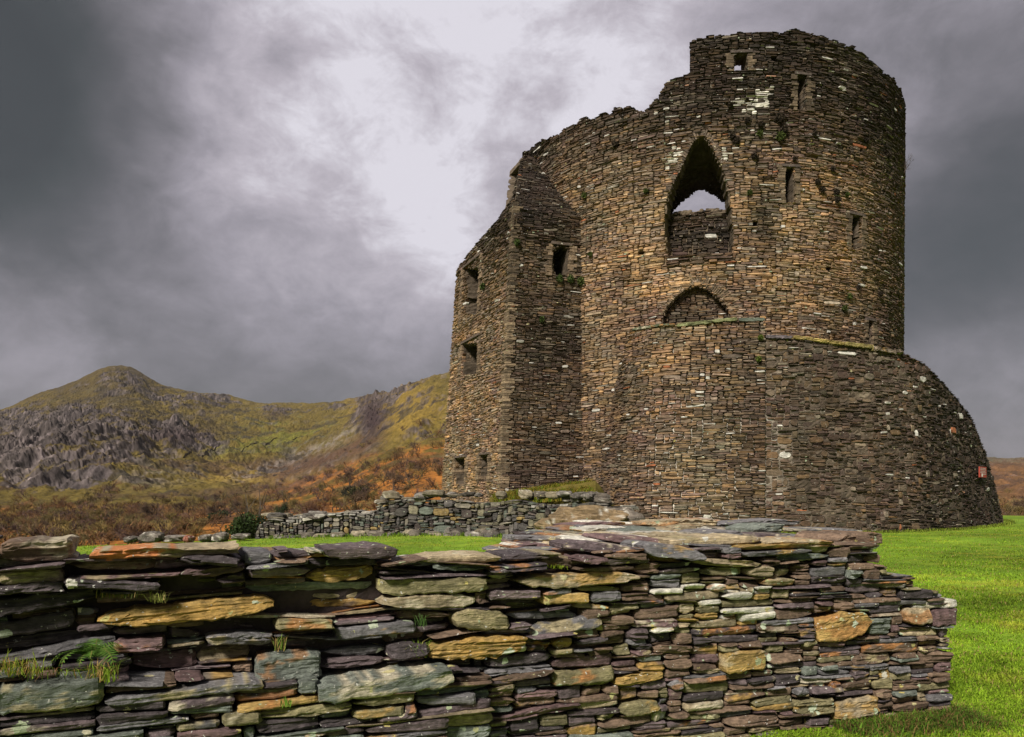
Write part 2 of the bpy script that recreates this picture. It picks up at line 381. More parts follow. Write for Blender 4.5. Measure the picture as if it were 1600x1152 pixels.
# ------------------------------------------------------------------ ground and hills
def ground_z(x, y):
    """lawn on the castle knoll"""
    x = np.asarray(x, float); y = np.asarray(y, float)
    z = -1.06 + .02 * fbm(x * .4, y * .4, 3, 3, 5) + .05 * fbm(x * .12, y * .12, 1, 2, 8)
    z = z - .12 * sstep(7, 2, y)                         # drops a little towards the viewer
    z = z + .13 * np.exp(-((x + 1.0) ** 2 / 12 + (y - 16.5) ** 2 / 6)) # swell against the low wall
    z = z - .25 * sstep(-5, -14, x)
    z = z - .30 * np.clip(y - 18.4, 0, 60) * sstep(-3.5, -6.5, x + .25 * (y - 18))
    r = np.hypot(x - 5, (y - 16))
    z = z - 28 * sstep(26, 110, r) ** 1.3
    return z
def build_ground():
    mb = MB()
    xs = np.r_[-150, -110, -80, -60, -45, np.arange(-34, -8, 1.0), np.arange(-8, 18, .22), np.arange(18, 50, 1.2), 60, 80, 110, 160]
    ys = np.r_[-80, -40, -20, -10, -5, np.arange(-2, 30, .22), np.arange(30, 60, 1.2), 70, 85, 105, 130, 160]
    X, Y = np.meshgrid(xs, ys); Z = ground_z(X, Y)
    I, J = len(xs), len(ys); i, j = np.meshgrid(np.arange(I - 1), np.arange(J - 1))
    a = (j * I + i).ravel(); f = np.stack([a, a + 1, a + 1 + I, a + I], 1)
    n = fbm(X * .5, Y * .5, 0, 4, 21).ravel()[:, None]; n2 = fbm(X * 1.7, Y * 2.5, 0, 3, 33).ravel()[:, None]
    c = np.array([[.13, .22, .018]]) * (1 + .5 * n) + np.clip(n2, 0, 1) * np.array([[.13, .08, .01]])
    far = sstep(28, 60, np.hypot(X - 5, Y - 16)).ravel()[:, None]
    c = c * (1 - far) + far * np.array([[.16, .10, .04]])
    mb.add(np.stack([X.ravel(), Y.ravel(), Z.ravel()], 1), f, np.clip(c, .005, 1))
    o = mb.build('lawn', M_lawn, smooth=True); tag(o, kind='structure')
build_ground()

HXS = [-700, -400, 0, 60, 120, 165, 205, 245, 300, 330, 410, 470, 550, 610, 650, 700, 800, 900, 1300, 1550, 1600, 2000, 2500]
HTAB = {  # photo rows reached by the terrain at each distance
    1150: [700, 680, 645, 616, 594, 570, 574, 601, 612, 618, 632, 632, 626, 618, 612, 604, 600, 600, 660, 718, 714, 706, 700],
    800:  [700, 690, 668, 650, 636, 630, 634, 648, 655, 662, 682, 688, 664, 628, 602, 586, 570, 560, 660, 738, 736, 720, 720],
    560:  [720, 700, 688, 684, 680, 676, 680, 695, 712, 726, 748, 744, 705, 662, 632, 618, 600, 600, 700, 758, 756, 740, 740],
    400:  [760, 745, 735, 728, 722, 722, 736, 752, 760, 764, 772, 762, 728, 700, 690, 680, 670, 670, 740, 778, 776, 765, 765],
    280:  [800, 792, 790, 789, 788, 786, 788, 790, 790, 790, 786, 778, 760, 732, 722, 716, 715, 715, 770, 796, 794, 790, 790],
    190:  [830, 824, 822, 822, 822, 822, 820, 820, 820, 818, 812, 806, 796, 782, 775, 770, 770, 770, 800, 818, 816, 815, 815],
    125:  [880, 866, 862, 862, 862, 860, 860, 858, 856, 854, 850, 846, 838, 826, 820, 815, 815, 815, 840, 850, 850, 850, 850],
    60:   [1250] * 23,
}
def hill_e(xi, Y):
    ys = sorted(HTAB); rows = np.array([HTAB[k] for k in ys], float)
    R = np.stack([(np.interp(xi - 14, HXS, r) + np.interp(xi - 5, HXS, r) + np.interp(xi + 5, HXS, r) + np.interp(xi + 14, HXS, r)) / 4 for r in rows])           # (8, n)
    ly = np.log(np.clip(Y, ys[0], 1150)); lk = np.log(np.array(ys, float))
    j = np.clip(np.searchsorted(lk, ly) - 1, 0, len(ys) - 2)
    t = (ly - lk[j]) / (lk[j + 1] - lk[j]); idx = np.arange(len(xi))
    return HY - (R[j, idx] * (1 - t) + R[j + 1, idx] * t)
def hill_z(xi, Y, want=False):
    xi = np.asarray(xi, float); Y = np.asarray(Y, float)
    e = hill_e(xi, Y); X = (xi - HX) / F * Y
    amp = sstep(130, 420, Y); fade = 1 - .45 * sstep(950, 1150, Y)
    yi = HY - e
    B = lambda cx, cy, rx, ry: np.exp(-((xi - cx) / rx) ** 2 - ((yi - cy) / ry) ** 2)
    crag = 1.0 * B(130, 705, 120, 28) + .9 * B(50, 740, 90, 32) + .9 * B(265, 682, 70, 20) + .8 * B(110, 655, 80, 16) + .7 * B(190, 596, 50, 14) + .6 * B(320, 625, 60, 12) + .8 * B(430, 648, 22, 9) + 1.1 * B(582, 652, 24, 36) + .6 * B(640, 625, 50, 22) + .5 * B(660, 680, 40, 18) + .5 * B(520, 640, 30, 8) + .5 * B(0, 660, 60, 20)
    crag = np.clip(crag + .28, .2, 1) * sstep(240, 330, Y)
    crag = np.clip(crag * (1 + .8 * fbm(X / 70, Y / 90, 0, 3, 51)), .05, 1.1)
    n1 = ridged(X / 90, Y / 110, 0, 5, 3) - .55; n2 = ridged(X / 26 + 9, Y / 40, 0, 5, 13) - .55
    n3 = fbm(X / 9, Y / 14, 0, 4, 23, .65)
    z = Y / F * e + amp * fade * (crag * (17 * n1 + 11 * n2 + 6 * n3) + 7 * n1 + 4 * fbm(X / 40, Y / 60, 0, 4, 41) + 1.8 * n3)
    z = z - sstep(1150, 1500, Y) * 160
    return (z, n1, n2, crag) if want else z
def build_hills():
    mb = MB()
    xi = np.r_[np.linspace(-700, -60, 50), np.linspace(-50, 860, 640), np.linspace(870, 1500, 40), np.linspace(1510, 1660, 60), np.linspace(1680, 2500, 40)]
    Ys = np.r_[60, np.geomspace(75, 1200, 620), 1300, 1450, 1700]
    A, B = np.meshgrid(xi, Ys); a, b = A.ravel(), B.ravel()
    z, n1, n2, crag = hill_z(a, b, True); X = (a - HX) / F * b
    Z = z.reshape(B.shape)
    slope = np.abs(np.gradient(Z, axis=0) / np.gradient(B, axis=0)).ravel()
    q = fbm(X / 45, b / 60, 0, 5, 61); q2 = fbm(X / 10, b / 18, 0, 5, 71, .65); q3 = fbm(X / 3, b / 7, 0, 3, 81, .7)
    y = HY - F * z / b
    B = lambda cx, cy, rx, ry: np.exp(-((a - cx) / rx) ** 2 - ((y - cy) / ry) ** 2)
    def over(c, k, col): k = np.clip(k, 0, 1)[:, None]; return c * (1 - k) + k * np.array(col)
    c = np.array([[.120, .088, .020]]) * (1 + .35 * q[:, None]) * (1 + .35 * q2[:, None])
    c = over(c, sstep(.0, .5, q2 + q * .5 + .5 * B(430, 690, 110, 30) - .1) * .8, (.110, .110, .016))
    c = over(c, sstep(.25, .8, B(620, 640, 90, 60) + B(400, 740, 120, 22) + .5 * q2) * .6, (.23, .150, .030))
    # bracken, then leafless brush
    line = y - np.interp(a, [380, 470, 560, 640, 720], [775, 752, 718, 700, 690])
    br = sstep(-6, 6, line + 14 * q2) * sstep(370, 450, a) + sstep(785, 800, y)
    c = over(c, br * sstep(-.5, .0, q2 + q * .5) * .95, (.30, .115, .022)); c = over(c, (a > 1300) * .9 * sstep(720, 726, y), (.125, .068, .032)); c = over(c, (a > 1300) * .9 * sstep(727, 721, y), (.085, .08, .055)); c = over(c, (a > 1300) * sstep(.0, .4, q2) * .6, (.19, .085, .03))
    band = (y - np.interp(a, [380, 450, 520, 580, 640], [760, 735, 715, 690, 670])) / 22
    c = over(c, np.exp(-band ** 2) * sstep(390, 440, a) * sstep(620, 570, a) * sstep(-.4, .1, q2 + .3) * .85, (.080, .042, .032))
    c = over(c, sstep(.0, .3, fbm(X / 22, b / 40, 2, 4, 77)) * sstep(690, 730, y) * .7, (.070, .040, .026))
    # scree tongue above the brush
    sc_ = (y - np.interp(a, [340, 420, 500, 560], [752, 730, 700, 668])) / 9
    c = over(c, (np.exp(-sc_ ** 2) * sstep(340, 380, a) * sstep(590, 560, a) + B(230, 745, 60, 14) * .8) * sstep(-.2, .2, q3) * .7, (.17, .145, .13))
    # heather hollows and bare crag
    c = over(c, sstep(.35, .9, B(165, 590, 150, 45) + B(60, 680, 220, 60) + .5 * B(330, 660, 120, 40) + .8 * q2) * .75, (.050, .036, .018))
    c = over(c, sstep(.0, .14, -n1 * .5 - n2 * .5 + .35 * q2 + .1 * crag - .02) * .75 * (a < 1300), (.034, .027, .020))
    rk = sstep(.40, .66, .42 * crag + .5 * slope + .65 * q2 + .5 * n2) * np.clip(crag * 1.6, .08, 1)
    rc = np.array([[.066, .054, .054]]) * np.exp(1.3 * q3 + .5 * fbm(X / 4, b / 4, z / 2, 3, 91))[:, None]
    k = np.clip(rk, 0, 1)[:, None] * .92; c = c * (1 - k) + k * rc
    c = over(c, B(582, 652, 20, 34) * 1.1 + .7 * B(280, 680, 60, 14) + .6 * B(430, 648, 20, 8), (.040, .026, .026))
    c = c * (1 + .35 * q3[:, None])
    I, J = len(xi), len(Ys); i, j = np.meshgrid(np.arange(I - 1), np.arange(J - 1)); k = (j * I + i).ravel()
    mb.add(np.stack([X, b, z], 1), np.stack([k, k + 1, k + 1 + I, k + I], 1), np.clip(c, .008, .8))
    o = mb.build('hills', M_hill, smooth=False); tag(o, kind='structure')
    # ground that reaches the horizon on every side
    mb = MB(); n = 64; an = np.linspace(0, 2 * math.pi, n, endpoint=False)
    rr = [40, 300, 1500, 2400]; v = [(r * math.cos(t), r * math.sin(t), -42 if r > 60 else -42) for r in rr for t in an]
    f = [(k * n + i, (k + 1) * n + i, (k + 1) * n + (i + 1) % n, k * n + (i + 1) % n) for k in range(3) for i in range(n)]
    mb.add(v, f, (.13, .11, .035)); mb.add([v[i] for i in range(n)], [list(range(n))], (.13, .11, .035))
    o = mb.build('valley_floor', M_hill); tag(o, kind='structure')
build_hills()

# ------------------------------------------------------------------ the keep
rng = np.random.default_rng(11)
AX, AY, R0 = 6.74, 28.55, 6.5
TH0, TH1 = math.radians(-180), math.radians(180)
def circle(r, n=360):
    t = np.linspace(TH0, TH1, n + 1); return np.stack([AX + r * np.sin(t), AY - r * np.cos(t)], 1)
ST = Surf(circle(R0 - .05), circle(R0 + .02), -1.6, 14.0)
UC = ST.L / 2                                             # u of the point that faces the viewer's side
UF0, UF1 = UC - 1.52 * R0, UC + 1.52 * R0
def tw(x, y): return ST.at(x, y, UC - 1.35 * R0, UC + 1.15 * R0)
keep = empty('round_keep', (AX, AY, -1.1), 'tall ruined round keep of thin dark slate with an arched hole open to the sky', 'castle keep')

# ragged top: photo silhouette where the face is seen, falling to a low ruin at the back
topP = [(814, 244), (824, 237), (836, 229), (850, 222), (875, 205), (905, 192), (940, 180), (962, 170), (985, 172), (1012, 168), (1030, 150), (1040, 130), (1062, 121), (1077, 117), (1079, 66), (1100, 58),
        (1135, 55), (1170, 50), (1210, 53), (1245, 49), (1290, 60), (1330, 76), (1360, 96), (1374, 108), (1380, 116), (1396, 124), (1402, 138)]
tu, tv = zip(*[tw(*p) for p in topP])
tu = list(tu); tv = list(tv)
TU = np.array([0, UC - 2.6 * R0, UC - 1.75 * R0, tu[0] - .8] + tu + [UC + 1.3 * R0, UC + 1.7 * R0, UC + 2.3 * R0, ST.L]); TV = np.array([8.0, 8.6, 9.3, 10.6] + tv + [12.4, 11.2, 9.2, 8.0])
def top_t(u): return np.interp(u, TU, TV) + .10 * fbm(np.asarray(u) * 3.1, 0, 0, 3, 5) + .05 * (vn(np.floor(np.asarray(u) / .35), 0, 0, 9) - .5)
def P(poly, f=tw): return [f(*p) for p in poly]
winO = P([(1044, 400), (1037, 350), (1043, 315), (1052, 285), (1064, 262), (1074, 240), (1082, 222), (1097, 214), (1108, 222), (1118, 245), (1128, 265), (1136, 290), (1140, 320), (1145, 360), (1143, 400)])
wuc, wv0 = tw(1093, 330); _, wvs = tw(1093, 400); _, wvi = tw(1093, 322)
_, wvt = tw(1097, 214)
def win_open(u, v, k):
    """splayed window: the rear arch is lower and flatter than the pointed front arch"""
    a = poly_in(winO, u, v)
    if k < 2: return a
    s = wuc + .02; hw = 1.25; crown = 9.42 - .20 * np.abs((u - s) / .95) ** 1.5 - .12 * np.abs((u - s) / .95)
    return (np.abs(u - s) < hw + .25) & (v < (crown + (0 if k > 5 else (6 - k) * .07) + .04 * fbm(u * 6, v * 6, k, 2, 7))) & (v > wvs)
archO = P([(1034, 500), (1042, 480), (1058, 462), (1078, 450), (1088, 447), (1104, 452), (1122, 466), (1136, 482), (1142, 500), (1142, 560), (1034, 560)])
slits = [P([(1229, 262), (1239, 262), (1240, 290), (1239, 317), (1228, 317), (1229, 290)]), P([(1331, 339), (1342, 338), (1342, 366), (1343, 390), (1333, 390)]),
         P([(1356, 502), (1361, 502), (1362, 540), (1356, 540)]), P([(1249, 120), (1259, 119), (1257, 148), (1258, 172), (1247, 172)])]
topwin = P([(1151, 84), (1165, 84), (1166, 110), (1148, 111)])
putlogs = [tw(*p) for p in ((1209, 92), (1345, 235), (965, 226), (1380, 300), (1318, 190), (1180, 350), (1010, 300), (1295, 420), (1000, 395))]
def widen(s, k):
    a = np.array(s); m = a.mean(0); return [tuple(q) for q in (a - m) * np.array([k, 1.0]) + m]
slits = [widen(s, 1.3) for s in slits]; topwin = widen(topwin, 1.25)
def slit_any(u, v):
    r = np.zeros(np.broadcast(u, v).shape, bool)
    for s in slits: r |= poly_in(s, u, v)
    return r
def holes(u, v):
    r = np.zeros(np.broadcast(u, v).shape, bool)
    for (a, b) in putlogs: r |= (np.abs(u - a) < .07) & (np.abs(v - b) < .07)
    return r
DU, DV, V0 = .06, .05, -1.6
nI = int(ST.L / DU); DU = ST.L / nI; nJ = int(15 / DV); K = 9
uc = (np.arange(nI) + .5) * DU; vc = V0 + (np.arange(nJ) + .5) * DV
UU, VV = np.meshgrid(uc, vc)
body = VV < top_t(UU); solid = np.zeros((K, nJ, nI), bool)
front = np.abs(UU - UC) < 1.6 * R0
for k in range(K):
    s = body & ~(front & win_open(UU, VV, k))
    s |= front & poly_in(winO, UU, VV) & (VV < wvi + .10 + .05 * fbm(UU * 5, 0, 0, 2, 3)) & (k >= 2) & (VV > wvs)    # walling that blocks the lower part
    if k < 1: s &= ~(front & poly_in(archO, UU, VV))
    if k < 8: s &= ~(front & slit_any(UU, VV))
    if k < 3: s &= ~(front & holes(UU, VV))
    s &= ~(front & poly_in(topwin, UU, VV))
    if k > 1: s &= (VV < 11.0 + .2 * fbm(UU * 2, 0, 0, 3, 8))
    if k > 4: s &= (VV < 10.2 + .3 * fbm(UU * 2, 0, 0, 3, 18))
    solid[k] = s
def px(u, v, S=ST):
    Pp = S(u, v); return HX + F * Pp[..., 0] / Pp[..., 1], HY - F * Pp[..., 2] / Pp[..., 1]
def blob(x, y, cx, cy, rx, ry): return np.exp(-((x - cx) / rx) ** 2 - ((y - cy) / ry) ** 2)
def keep_col(S, zone):
    def f(u, v, rng):
        n = len(u); x, y = px(u, v, S); b = fbm(u * .6, v * .5, 0, 4, 77); b2 = fbm(u * 2.2, v * 2.2, 0, 3, 55)
        w = np.ones((n, 9)) * np.array([1.2, 1.3, 1.8, 1.3, .7, 1.0, .4, .10, 1.2])
        warm = np.clip(.5 + .7 * b, 0, 1.4)
        if zone == 'tower':
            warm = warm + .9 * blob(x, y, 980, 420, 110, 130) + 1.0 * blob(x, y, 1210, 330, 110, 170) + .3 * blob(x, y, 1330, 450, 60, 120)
            dark = sstep(330, 110, y) * 1.15 + sstep(1320, 1400, x) * .55 + sstep(880, 820, x) * .8 + .9 * blob(x, y, 1195, 330, 22, 70)  # shading of the top rim and side edges, painted into the stone colour
        elif zone == 'apron':
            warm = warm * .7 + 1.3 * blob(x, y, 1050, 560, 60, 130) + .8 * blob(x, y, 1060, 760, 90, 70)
            dark = .22 + .45 * sstep(1200, 1260, x) + .7 * sstep(1420, 1500, x) + .35 * blob(x, y, 930, 640, 40, 90) + .3 * blob(x, y, 1180, 650, 50, 200)  # apron turning away from the light: its shade is painted in
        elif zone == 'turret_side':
            warm = warm * .8 + 1.1 * sstep(400, 600, y); dark = .15 + sstep(460, 330, y) * .9 + .6 * sstep(712, 700, x) * 0  # side face: lit look painted in, with shade towards its head
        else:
            warm = warm * .7 + .2; dark = .55 + .9 * sstep(420, 300, y) + .5 * sstep(620, 720, y) * 0 + .4 * blob(x, y, 850, 530, 60, 40)  # turret front and recessed walling: shade painted into the colour
        w[:, 3] += 3.0 * warm; w[:, 6] += 1.6 * warm; w[:, 7] += .35 * warm; w[:, 2] += 2 * warm; w[:, 8] += 1.2 * warm
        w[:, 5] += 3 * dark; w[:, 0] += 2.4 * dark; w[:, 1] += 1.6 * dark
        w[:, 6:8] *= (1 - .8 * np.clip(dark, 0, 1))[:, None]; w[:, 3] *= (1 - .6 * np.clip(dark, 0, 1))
        b3 = fbm(u * .9 + 7, v * 1.4, 0, 4, 155); c = pick(P_SLATE, w, n, rng) * np.exp(rng.normal(0, .30, (n, 1))) * (1 + .35 * b2[:, None]) * (1 + .55 * b3[:, None])
        g1 = fbm(u * 1.1 + 3, v * 1.9, 0, 4, 201, .6); g2 = fbm(u * 1.6, v * 2.6 + 5, 0, 4, 211, .6)
        patch = np.array([[.165, .120, .078]]) + np.clip(g1, 0, 1)[:, None] * np.array([[.22, .125, .03]]) * (.25 + .75 * np.clip(warm, 0, 1.3))[:, None] + np.clip(-g1, 0, 1)[:, None] * np.array([[-.06, -.045, -.015]])
        patch = patch + np.clip(g2, 0, 1)[:, None] * np.array([[-.02, .03, .02]]) + np.clip(-g2, 0, 1)[:, None] * np.array([[.03, -.01, .02]])
        patch = np.clip(patch, .03, 1) * np.exp(rng.normal(0, .20, (n, 1)))
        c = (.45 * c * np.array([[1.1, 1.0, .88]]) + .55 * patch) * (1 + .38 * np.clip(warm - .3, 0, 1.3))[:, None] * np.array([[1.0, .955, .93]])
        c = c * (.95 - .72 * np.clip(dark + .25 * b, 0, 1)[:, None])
        sp = rng.random(n); c[sp < .014] = (.46, .44, .40); c[(sp > .996)] = (.30, .11, .05)
        pale = np.clip(sstep(.1, .5, b) * .4 + (sp > .92) * .6, 0, 1)[:, None] * (rng.random((n, 1)) < .35); c = c * (1 - .5 * pale) + .5 * pale * np.array([[.42, .36, .27]])
        if zone == 'tower':      # lime runs beside the window and under the parapet
            lm = blob(x, y, 1048, 250, 9, 26) + blob(x, y, 1062, 238, 9, 14) + blob(x, y, 1130, 248, 7, 20) + .9 * blob(x, y, 1165, 162, 32, 26) + .6 * blob(x, y, 1195, 155, 14, 18)
            hit = rng.random(n) < np.clip(lm * 1.0 - .25, 0, .85); c[hit] = np.array([.62, .59, .52]) * rng.uniform(.7, 1.1, (hit.sum(), 1))
        return c
    return f
def core_col(S, zone):
    def f(u, v):
        x, y = px(u, v, S); n = fbm(u * 1.3, v * 1.3, 0, 4, 5)
        c = np.array([[.085, .066, .048]]) * (1 + .6 * n[:, None])
        if zone == 'apron':
            k = np.clip(1.3 * blob(x, y, 1060, 720, 110, 150) * sstep(.0, .4, n + .25), 0, 1)[:, None]; c = c * (1 - k) + k * np.array([[.50, .46, .40]])
        if zone == 'tower':
            k = np.clip(.7 * blob(x, y, 1000, 420, 90, 90), 0, 1)[:, None]; c = c * (1 - k) + k * np.array([[.25, .19, .12]])
        return c
    return f
def lay_wall(mb, S, u0, u1, v0, v1, solidfn, colfn, cell=(.045, .0145), Lr=(3, 16), Hr=(1, 2, 2, 2, 3, 3, 3, 4, 6), prot=(0, .045), fixed=(), warpA=.05, base=None, depth=.12, gap=.012, seed=0, wb=0.):
    du, dv = cell; ni = int((u1 - u0) / du); nj = int((v1 - v0) / dv)
    a, b = np.meshgrid(u0 + (np.arange(ni) + .5) * du, v0 + (np.arange(nj) + .5) * dv)
    wf = lambda u, v: warpA * fbm(u * .35 + seed, v * .6, 0, 3, 31 + seed)
    rects = pack(solidfn(a, b + wf(a, b)), Lr, Hr, rng, fixed)
    lay_far(mb, S, u0, v0, du, dv, rects, colfn, rng, prot, depth, gap, wf, base, wb)
mb = MB()
voxel(mb, ST, solid, 0, V0, DU, DV, .30, core_col(ST, 'tower'), jit=.25)
def tower_face(u, v):
    return (v < top_t(u) + .12 * (vn(u / .3, v / .1, 0, 4) - .3)) & ~poly_in(winO, u, v) & ~poly_in(archO, u, v) & ~slit_any(u, v) & ~poly_in(topwin, u, v) & ~holes(u, v)
def tower_base(u, v):
    b = .015 * fbm(u * 1.2, v * 1.2, 0, 3, 9)
    return b + .05 * np.clip(fbm(u * .5, v * 3, 0, 2, 19), 0, 1) * sstep(9, 12, v)
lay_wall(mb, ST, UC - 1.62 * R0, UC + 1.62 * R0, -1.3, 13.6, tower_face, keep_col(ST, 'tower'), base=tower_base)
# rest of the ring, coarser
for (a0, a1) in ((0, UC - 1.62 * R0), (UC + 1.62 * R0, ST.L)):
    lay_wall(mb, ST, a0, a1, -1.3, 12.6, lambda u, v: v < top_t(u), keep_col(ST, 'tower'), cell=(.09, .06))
tower = mb.build('tower_wall', [M_keep, M_core], keep)
# stones inside the reveals and the recessed walling under the opening
mb = MB()
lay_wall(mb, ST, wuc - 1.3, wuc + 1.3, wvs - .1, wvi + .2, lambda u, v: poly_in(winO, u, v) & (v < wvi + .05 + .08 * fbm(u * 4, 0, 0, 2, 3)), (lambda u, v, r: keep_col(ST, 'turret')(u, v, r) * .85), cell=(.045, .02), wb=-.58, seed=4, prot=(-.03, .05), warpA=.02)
mb.build('blocking_wall', [M_keep, M_core], keep)
mb = MB()
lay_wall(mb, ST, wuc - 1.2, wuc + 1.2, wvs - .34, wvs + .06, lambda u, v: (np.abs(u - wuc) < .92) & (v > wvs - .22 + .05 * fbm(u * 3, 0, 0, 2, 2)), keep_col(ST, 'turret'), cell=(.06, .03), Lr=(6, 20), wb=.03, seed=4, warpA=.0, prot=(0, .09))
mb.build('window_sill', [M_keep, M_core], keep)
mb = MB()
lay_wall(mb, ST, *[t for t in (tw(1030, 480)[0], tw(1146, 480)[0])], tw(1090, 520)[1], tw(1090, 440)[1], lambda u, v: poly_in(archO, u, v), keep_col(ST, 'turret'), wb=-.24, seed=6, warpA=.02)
mb.build('doorway_infill', [M_keep, M_core], keep)
# ring of tall voussoirs round a pointed arch: boxes set on edge
def voussoirs(mb, S, pts, ln, wd, rng, colr, lift=.05, depth=.4):
    pts = np.array(pts); d = np.r_[0, np.cumsum(np.hypot(*np.diff(pts, axis=0).T))]; n = int(d[-1] / wd); cen = pts.mean(0)
    for i in range(n):
        s = (i + .5) / n * d[-1]; p = np.array([np.interp(s, d, pts[:, 0]), np.interp(s, d, pts[:, 1])])
        q = np.array([np.interp(min(s + .05, d[-1]), d, pts[:, 0]), np.interp(min(s + .05, d[-1]), d, pts[:, 1])]) - p
        if np.hypot(*q) < 1e-6: continue
        t = q / np.hypot(*q); nn = np.array([-t[1], t[0]])
        if nn[1] < 0: nn = -nn
        r = p - (cen + (0, -.4)); r = r / np.hypot(*r); nn = nn * .5 + r * .5; nn = nn / np.hypot(*nn); t = np.array([nn[1], -nn[0]])
        L_ = ln * rng.uniform(.7, 1.25); hw = wd * rng.uniform(.3, .46); lo = p - nn * rng.uniform(0, .03); hi = p + nn * L_
        c2 = [lo - t * hw, lo + t * hw, hi + t * hw * rng.uniform(.7, 1.2), hi - t * hw * rng.uniform(.7, 1.2)]
        u = np.array([c[0] for c in c2]); v = np.array([c[1] for c in c2]); w = lift * rng.uniform(.3, 1.3)
        A = S(u, v, -depth); B = S(u, v, w)
        f = [(0, 1, 5, 4), (1, 2, 6, 5), (2, 3, 7, 6), (3, 0, 4, 7), (4, 5, 6, 7)]
        mb.add(np.concatenate([A, B]), f, np.array(colr) * rng.uniform(.5, 1.6))
mb = MB()
voussoirs(mb, ST, P([(1032, 498), (1042, 478), (1058, 460), (1078, 447), (1090, 442), (1106, 449), (1124, 462), (1138, 480), (1145, 498)]), .27, .055, rng, (.15, .11, .07), .03)
mb.build('doorway_arch', [M_keep, M_core], keep)
mb = MB()
voussoirs(mb, ST, P([(1046, 300), (1056, 278), (1066, 258), (1076, 236), (1084, 220), (1097, 210), (1110, 220), (1120, 243), (1131, 265), (1139, 290)]), .15, .07, rng, (.10, .075, .055), .03)
mb.build('window_arch', [M_keep, M_core], keep)
for s in slits + [topwin]:
    mb = MB(); a = np.array(s); u0, u1, v0, v1 = a[:, 0].min(), a[:, 0].max(), a[:, 1].min(), a[:, 1].max(); q = .05
    z = v0 - .02
    while z < v1:
        h = rng.uniform(.05, .11)
        for sd_, uu in ((-1, u0), (1, u1)):
            l = rng.uniform(.10, .26); g = rng.uniform(-.02, .02); x0, x1 = (uu - l, uu + g) if sd_ < 0 else (uu - g, uu + l)
            U_ = np.array([x0, x1, x1, x0]); V_ = np.array([z, z, z + h - .012, z + h - .012]); w = rng.uniform(.03, .07)
            mb.add(np.concatenate([ST(U_, V_, -.3), ST(U_, V_, w)]), [(0, 1, 5, 4), (1, 2, 6, 5), (2, 3, 7, 6), (3, 0, 4, 7), (4, 5, 6, 7)], np.array([.115, .085, .055]) * rng.uniform(.4, 1.5))
        z += h
    U_ = np.array([u0 - .09, u1 + .12, u1 + .12, u0 - .09]); V_ = np.array([v1, v1, v1 + .07, v1 + .07])
    mb.add(np.concatenate([ST(U_, V_, -.3), ST(U_, V_, .07)]), [(0, 1, 5, 4), (1, 2, 6, 5), (2, 3, 7, 6), (3, 0, 4, 7), (4, 5, 6, 7)], (.09, .07, .06))
    mb.build('arrow_slit' if s is not topwin else 'parapet_window', [M_keep, M_core], keep)

# garderobe turret on the left
Cb = (-.37, 23.2); zt = 8.4
def pathT(kz):      # corner moves slightly with height (batter)
    c = np.array([(-.40, 23.2), (.07, 23.35)][kz]); fl = np.array([(-2.55, 28.0), (-1.92, 28.3)][kz]); e = np.array([(3.2, 24.35), (3.2, 24.45)][kz]); bk = fl + np.array([3.4, 2.6])
    return [tuple(bk), tuple(fl), tuple(c), tuple(e)]
def lean(k):
    return np.where(k > .93, k, k)
SS = Surf(pathT(0), pathT(1), -1.2, zt)
class Turret(Surf):
    pass
_call = Surf.__call__
def turret_pos(u, v, w=0):
    p = _call(SS, u, v, w); over = np.clip(p[..., 2] - 8.3, 0, None)       # above the string course the front leans back on to the tower
    p[..., 1] += over * .95; p[..., 0] += over * .03; return p
class TS:
    def __init__(s): s.L = SS.L; s.t = SS.t
    def __call__(s, u, v, w=0): return turret_pos(u, v, w)
    at = Surf.at
STU = TS()
lb = math.dist(pathT(0)[0], pathT(0)[1]); lf = math.dist(pathT(0)[1], pathT(0)[2]); UCn = lb + lf
def top_s(u):
    return np.interp(u, [0, lb, lb + .4, UCn - 1.2, UCn - .25, UCn + .02, UCn + .2, UCn + 1.0, SS.L], [7.5, 7.85, 7.95, 8.5, 8.9, 10.6, 10.95, 11.0, 11.0]) + .07 * fbm(np.asarray(u) * 3, 0, 0, 3, 15)
def tsd(x, y): return STU.at(x, y, lb, UCn)
def tfr(x, y): return STU.at(x, y, UCn, SS.L)
tw_holes = [P([(726, 420), (748, 418), (749, 455), (746, 492), (727, 490), (731, 455)], tsd), P([(724, 538), (746, 537), (747, 584), (723, 586)], tsd),
            P([(713, 716), (727, 717), (727, 756), (712, 757)], tsd), P([(752, 712), (764, 710), (763, 750), (750, 753)], tsd),
            P([(864, 392), (880, 384), (889, 396), (886, 428), (868, 431), (862, 412)], tfr)]
def t_open(u, v):
    r = np.zeros(np.broadcast(u, v).shape, bool)
    for s in tw_holes: r |= poly_in(s, u, v)
    return r
mb = MB(); ni = int(SS.L / .1); nj = int(12.3 / .08); UU, VV = np.meshgrid((np.arange(ni) + .5) * .1, -1.2 + (np.arange(nj) + .5) * .08); body = VV < top_s(UU)
solid = np.stack([body & ~((k < 6) & t_open(UU, VV)) for k in range(7)])
voxel(mb, STU, solid, 0, -1.2, .1, .08, .16, core_col(STU, 't'), jit=.2)
turret_face = lambda u, v: (v < top_s(u) + .1 * (vn(u / .3, v / .1, 0, 14) - .3)) & ~t_open(u, v)
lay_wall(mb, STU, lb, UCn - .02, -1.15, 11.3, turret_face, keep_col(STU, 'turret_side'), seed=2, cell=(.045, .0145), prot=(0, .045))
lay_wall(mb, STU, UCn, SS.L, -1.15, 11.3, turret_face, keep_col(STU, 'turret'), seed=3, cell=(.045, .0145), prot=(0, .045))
lay_wall(mb, STU, 0, lb, -1.15, 11.3, turret_face, keep_col(STU, 'turret'), seed=5, cell=(.07, .045))
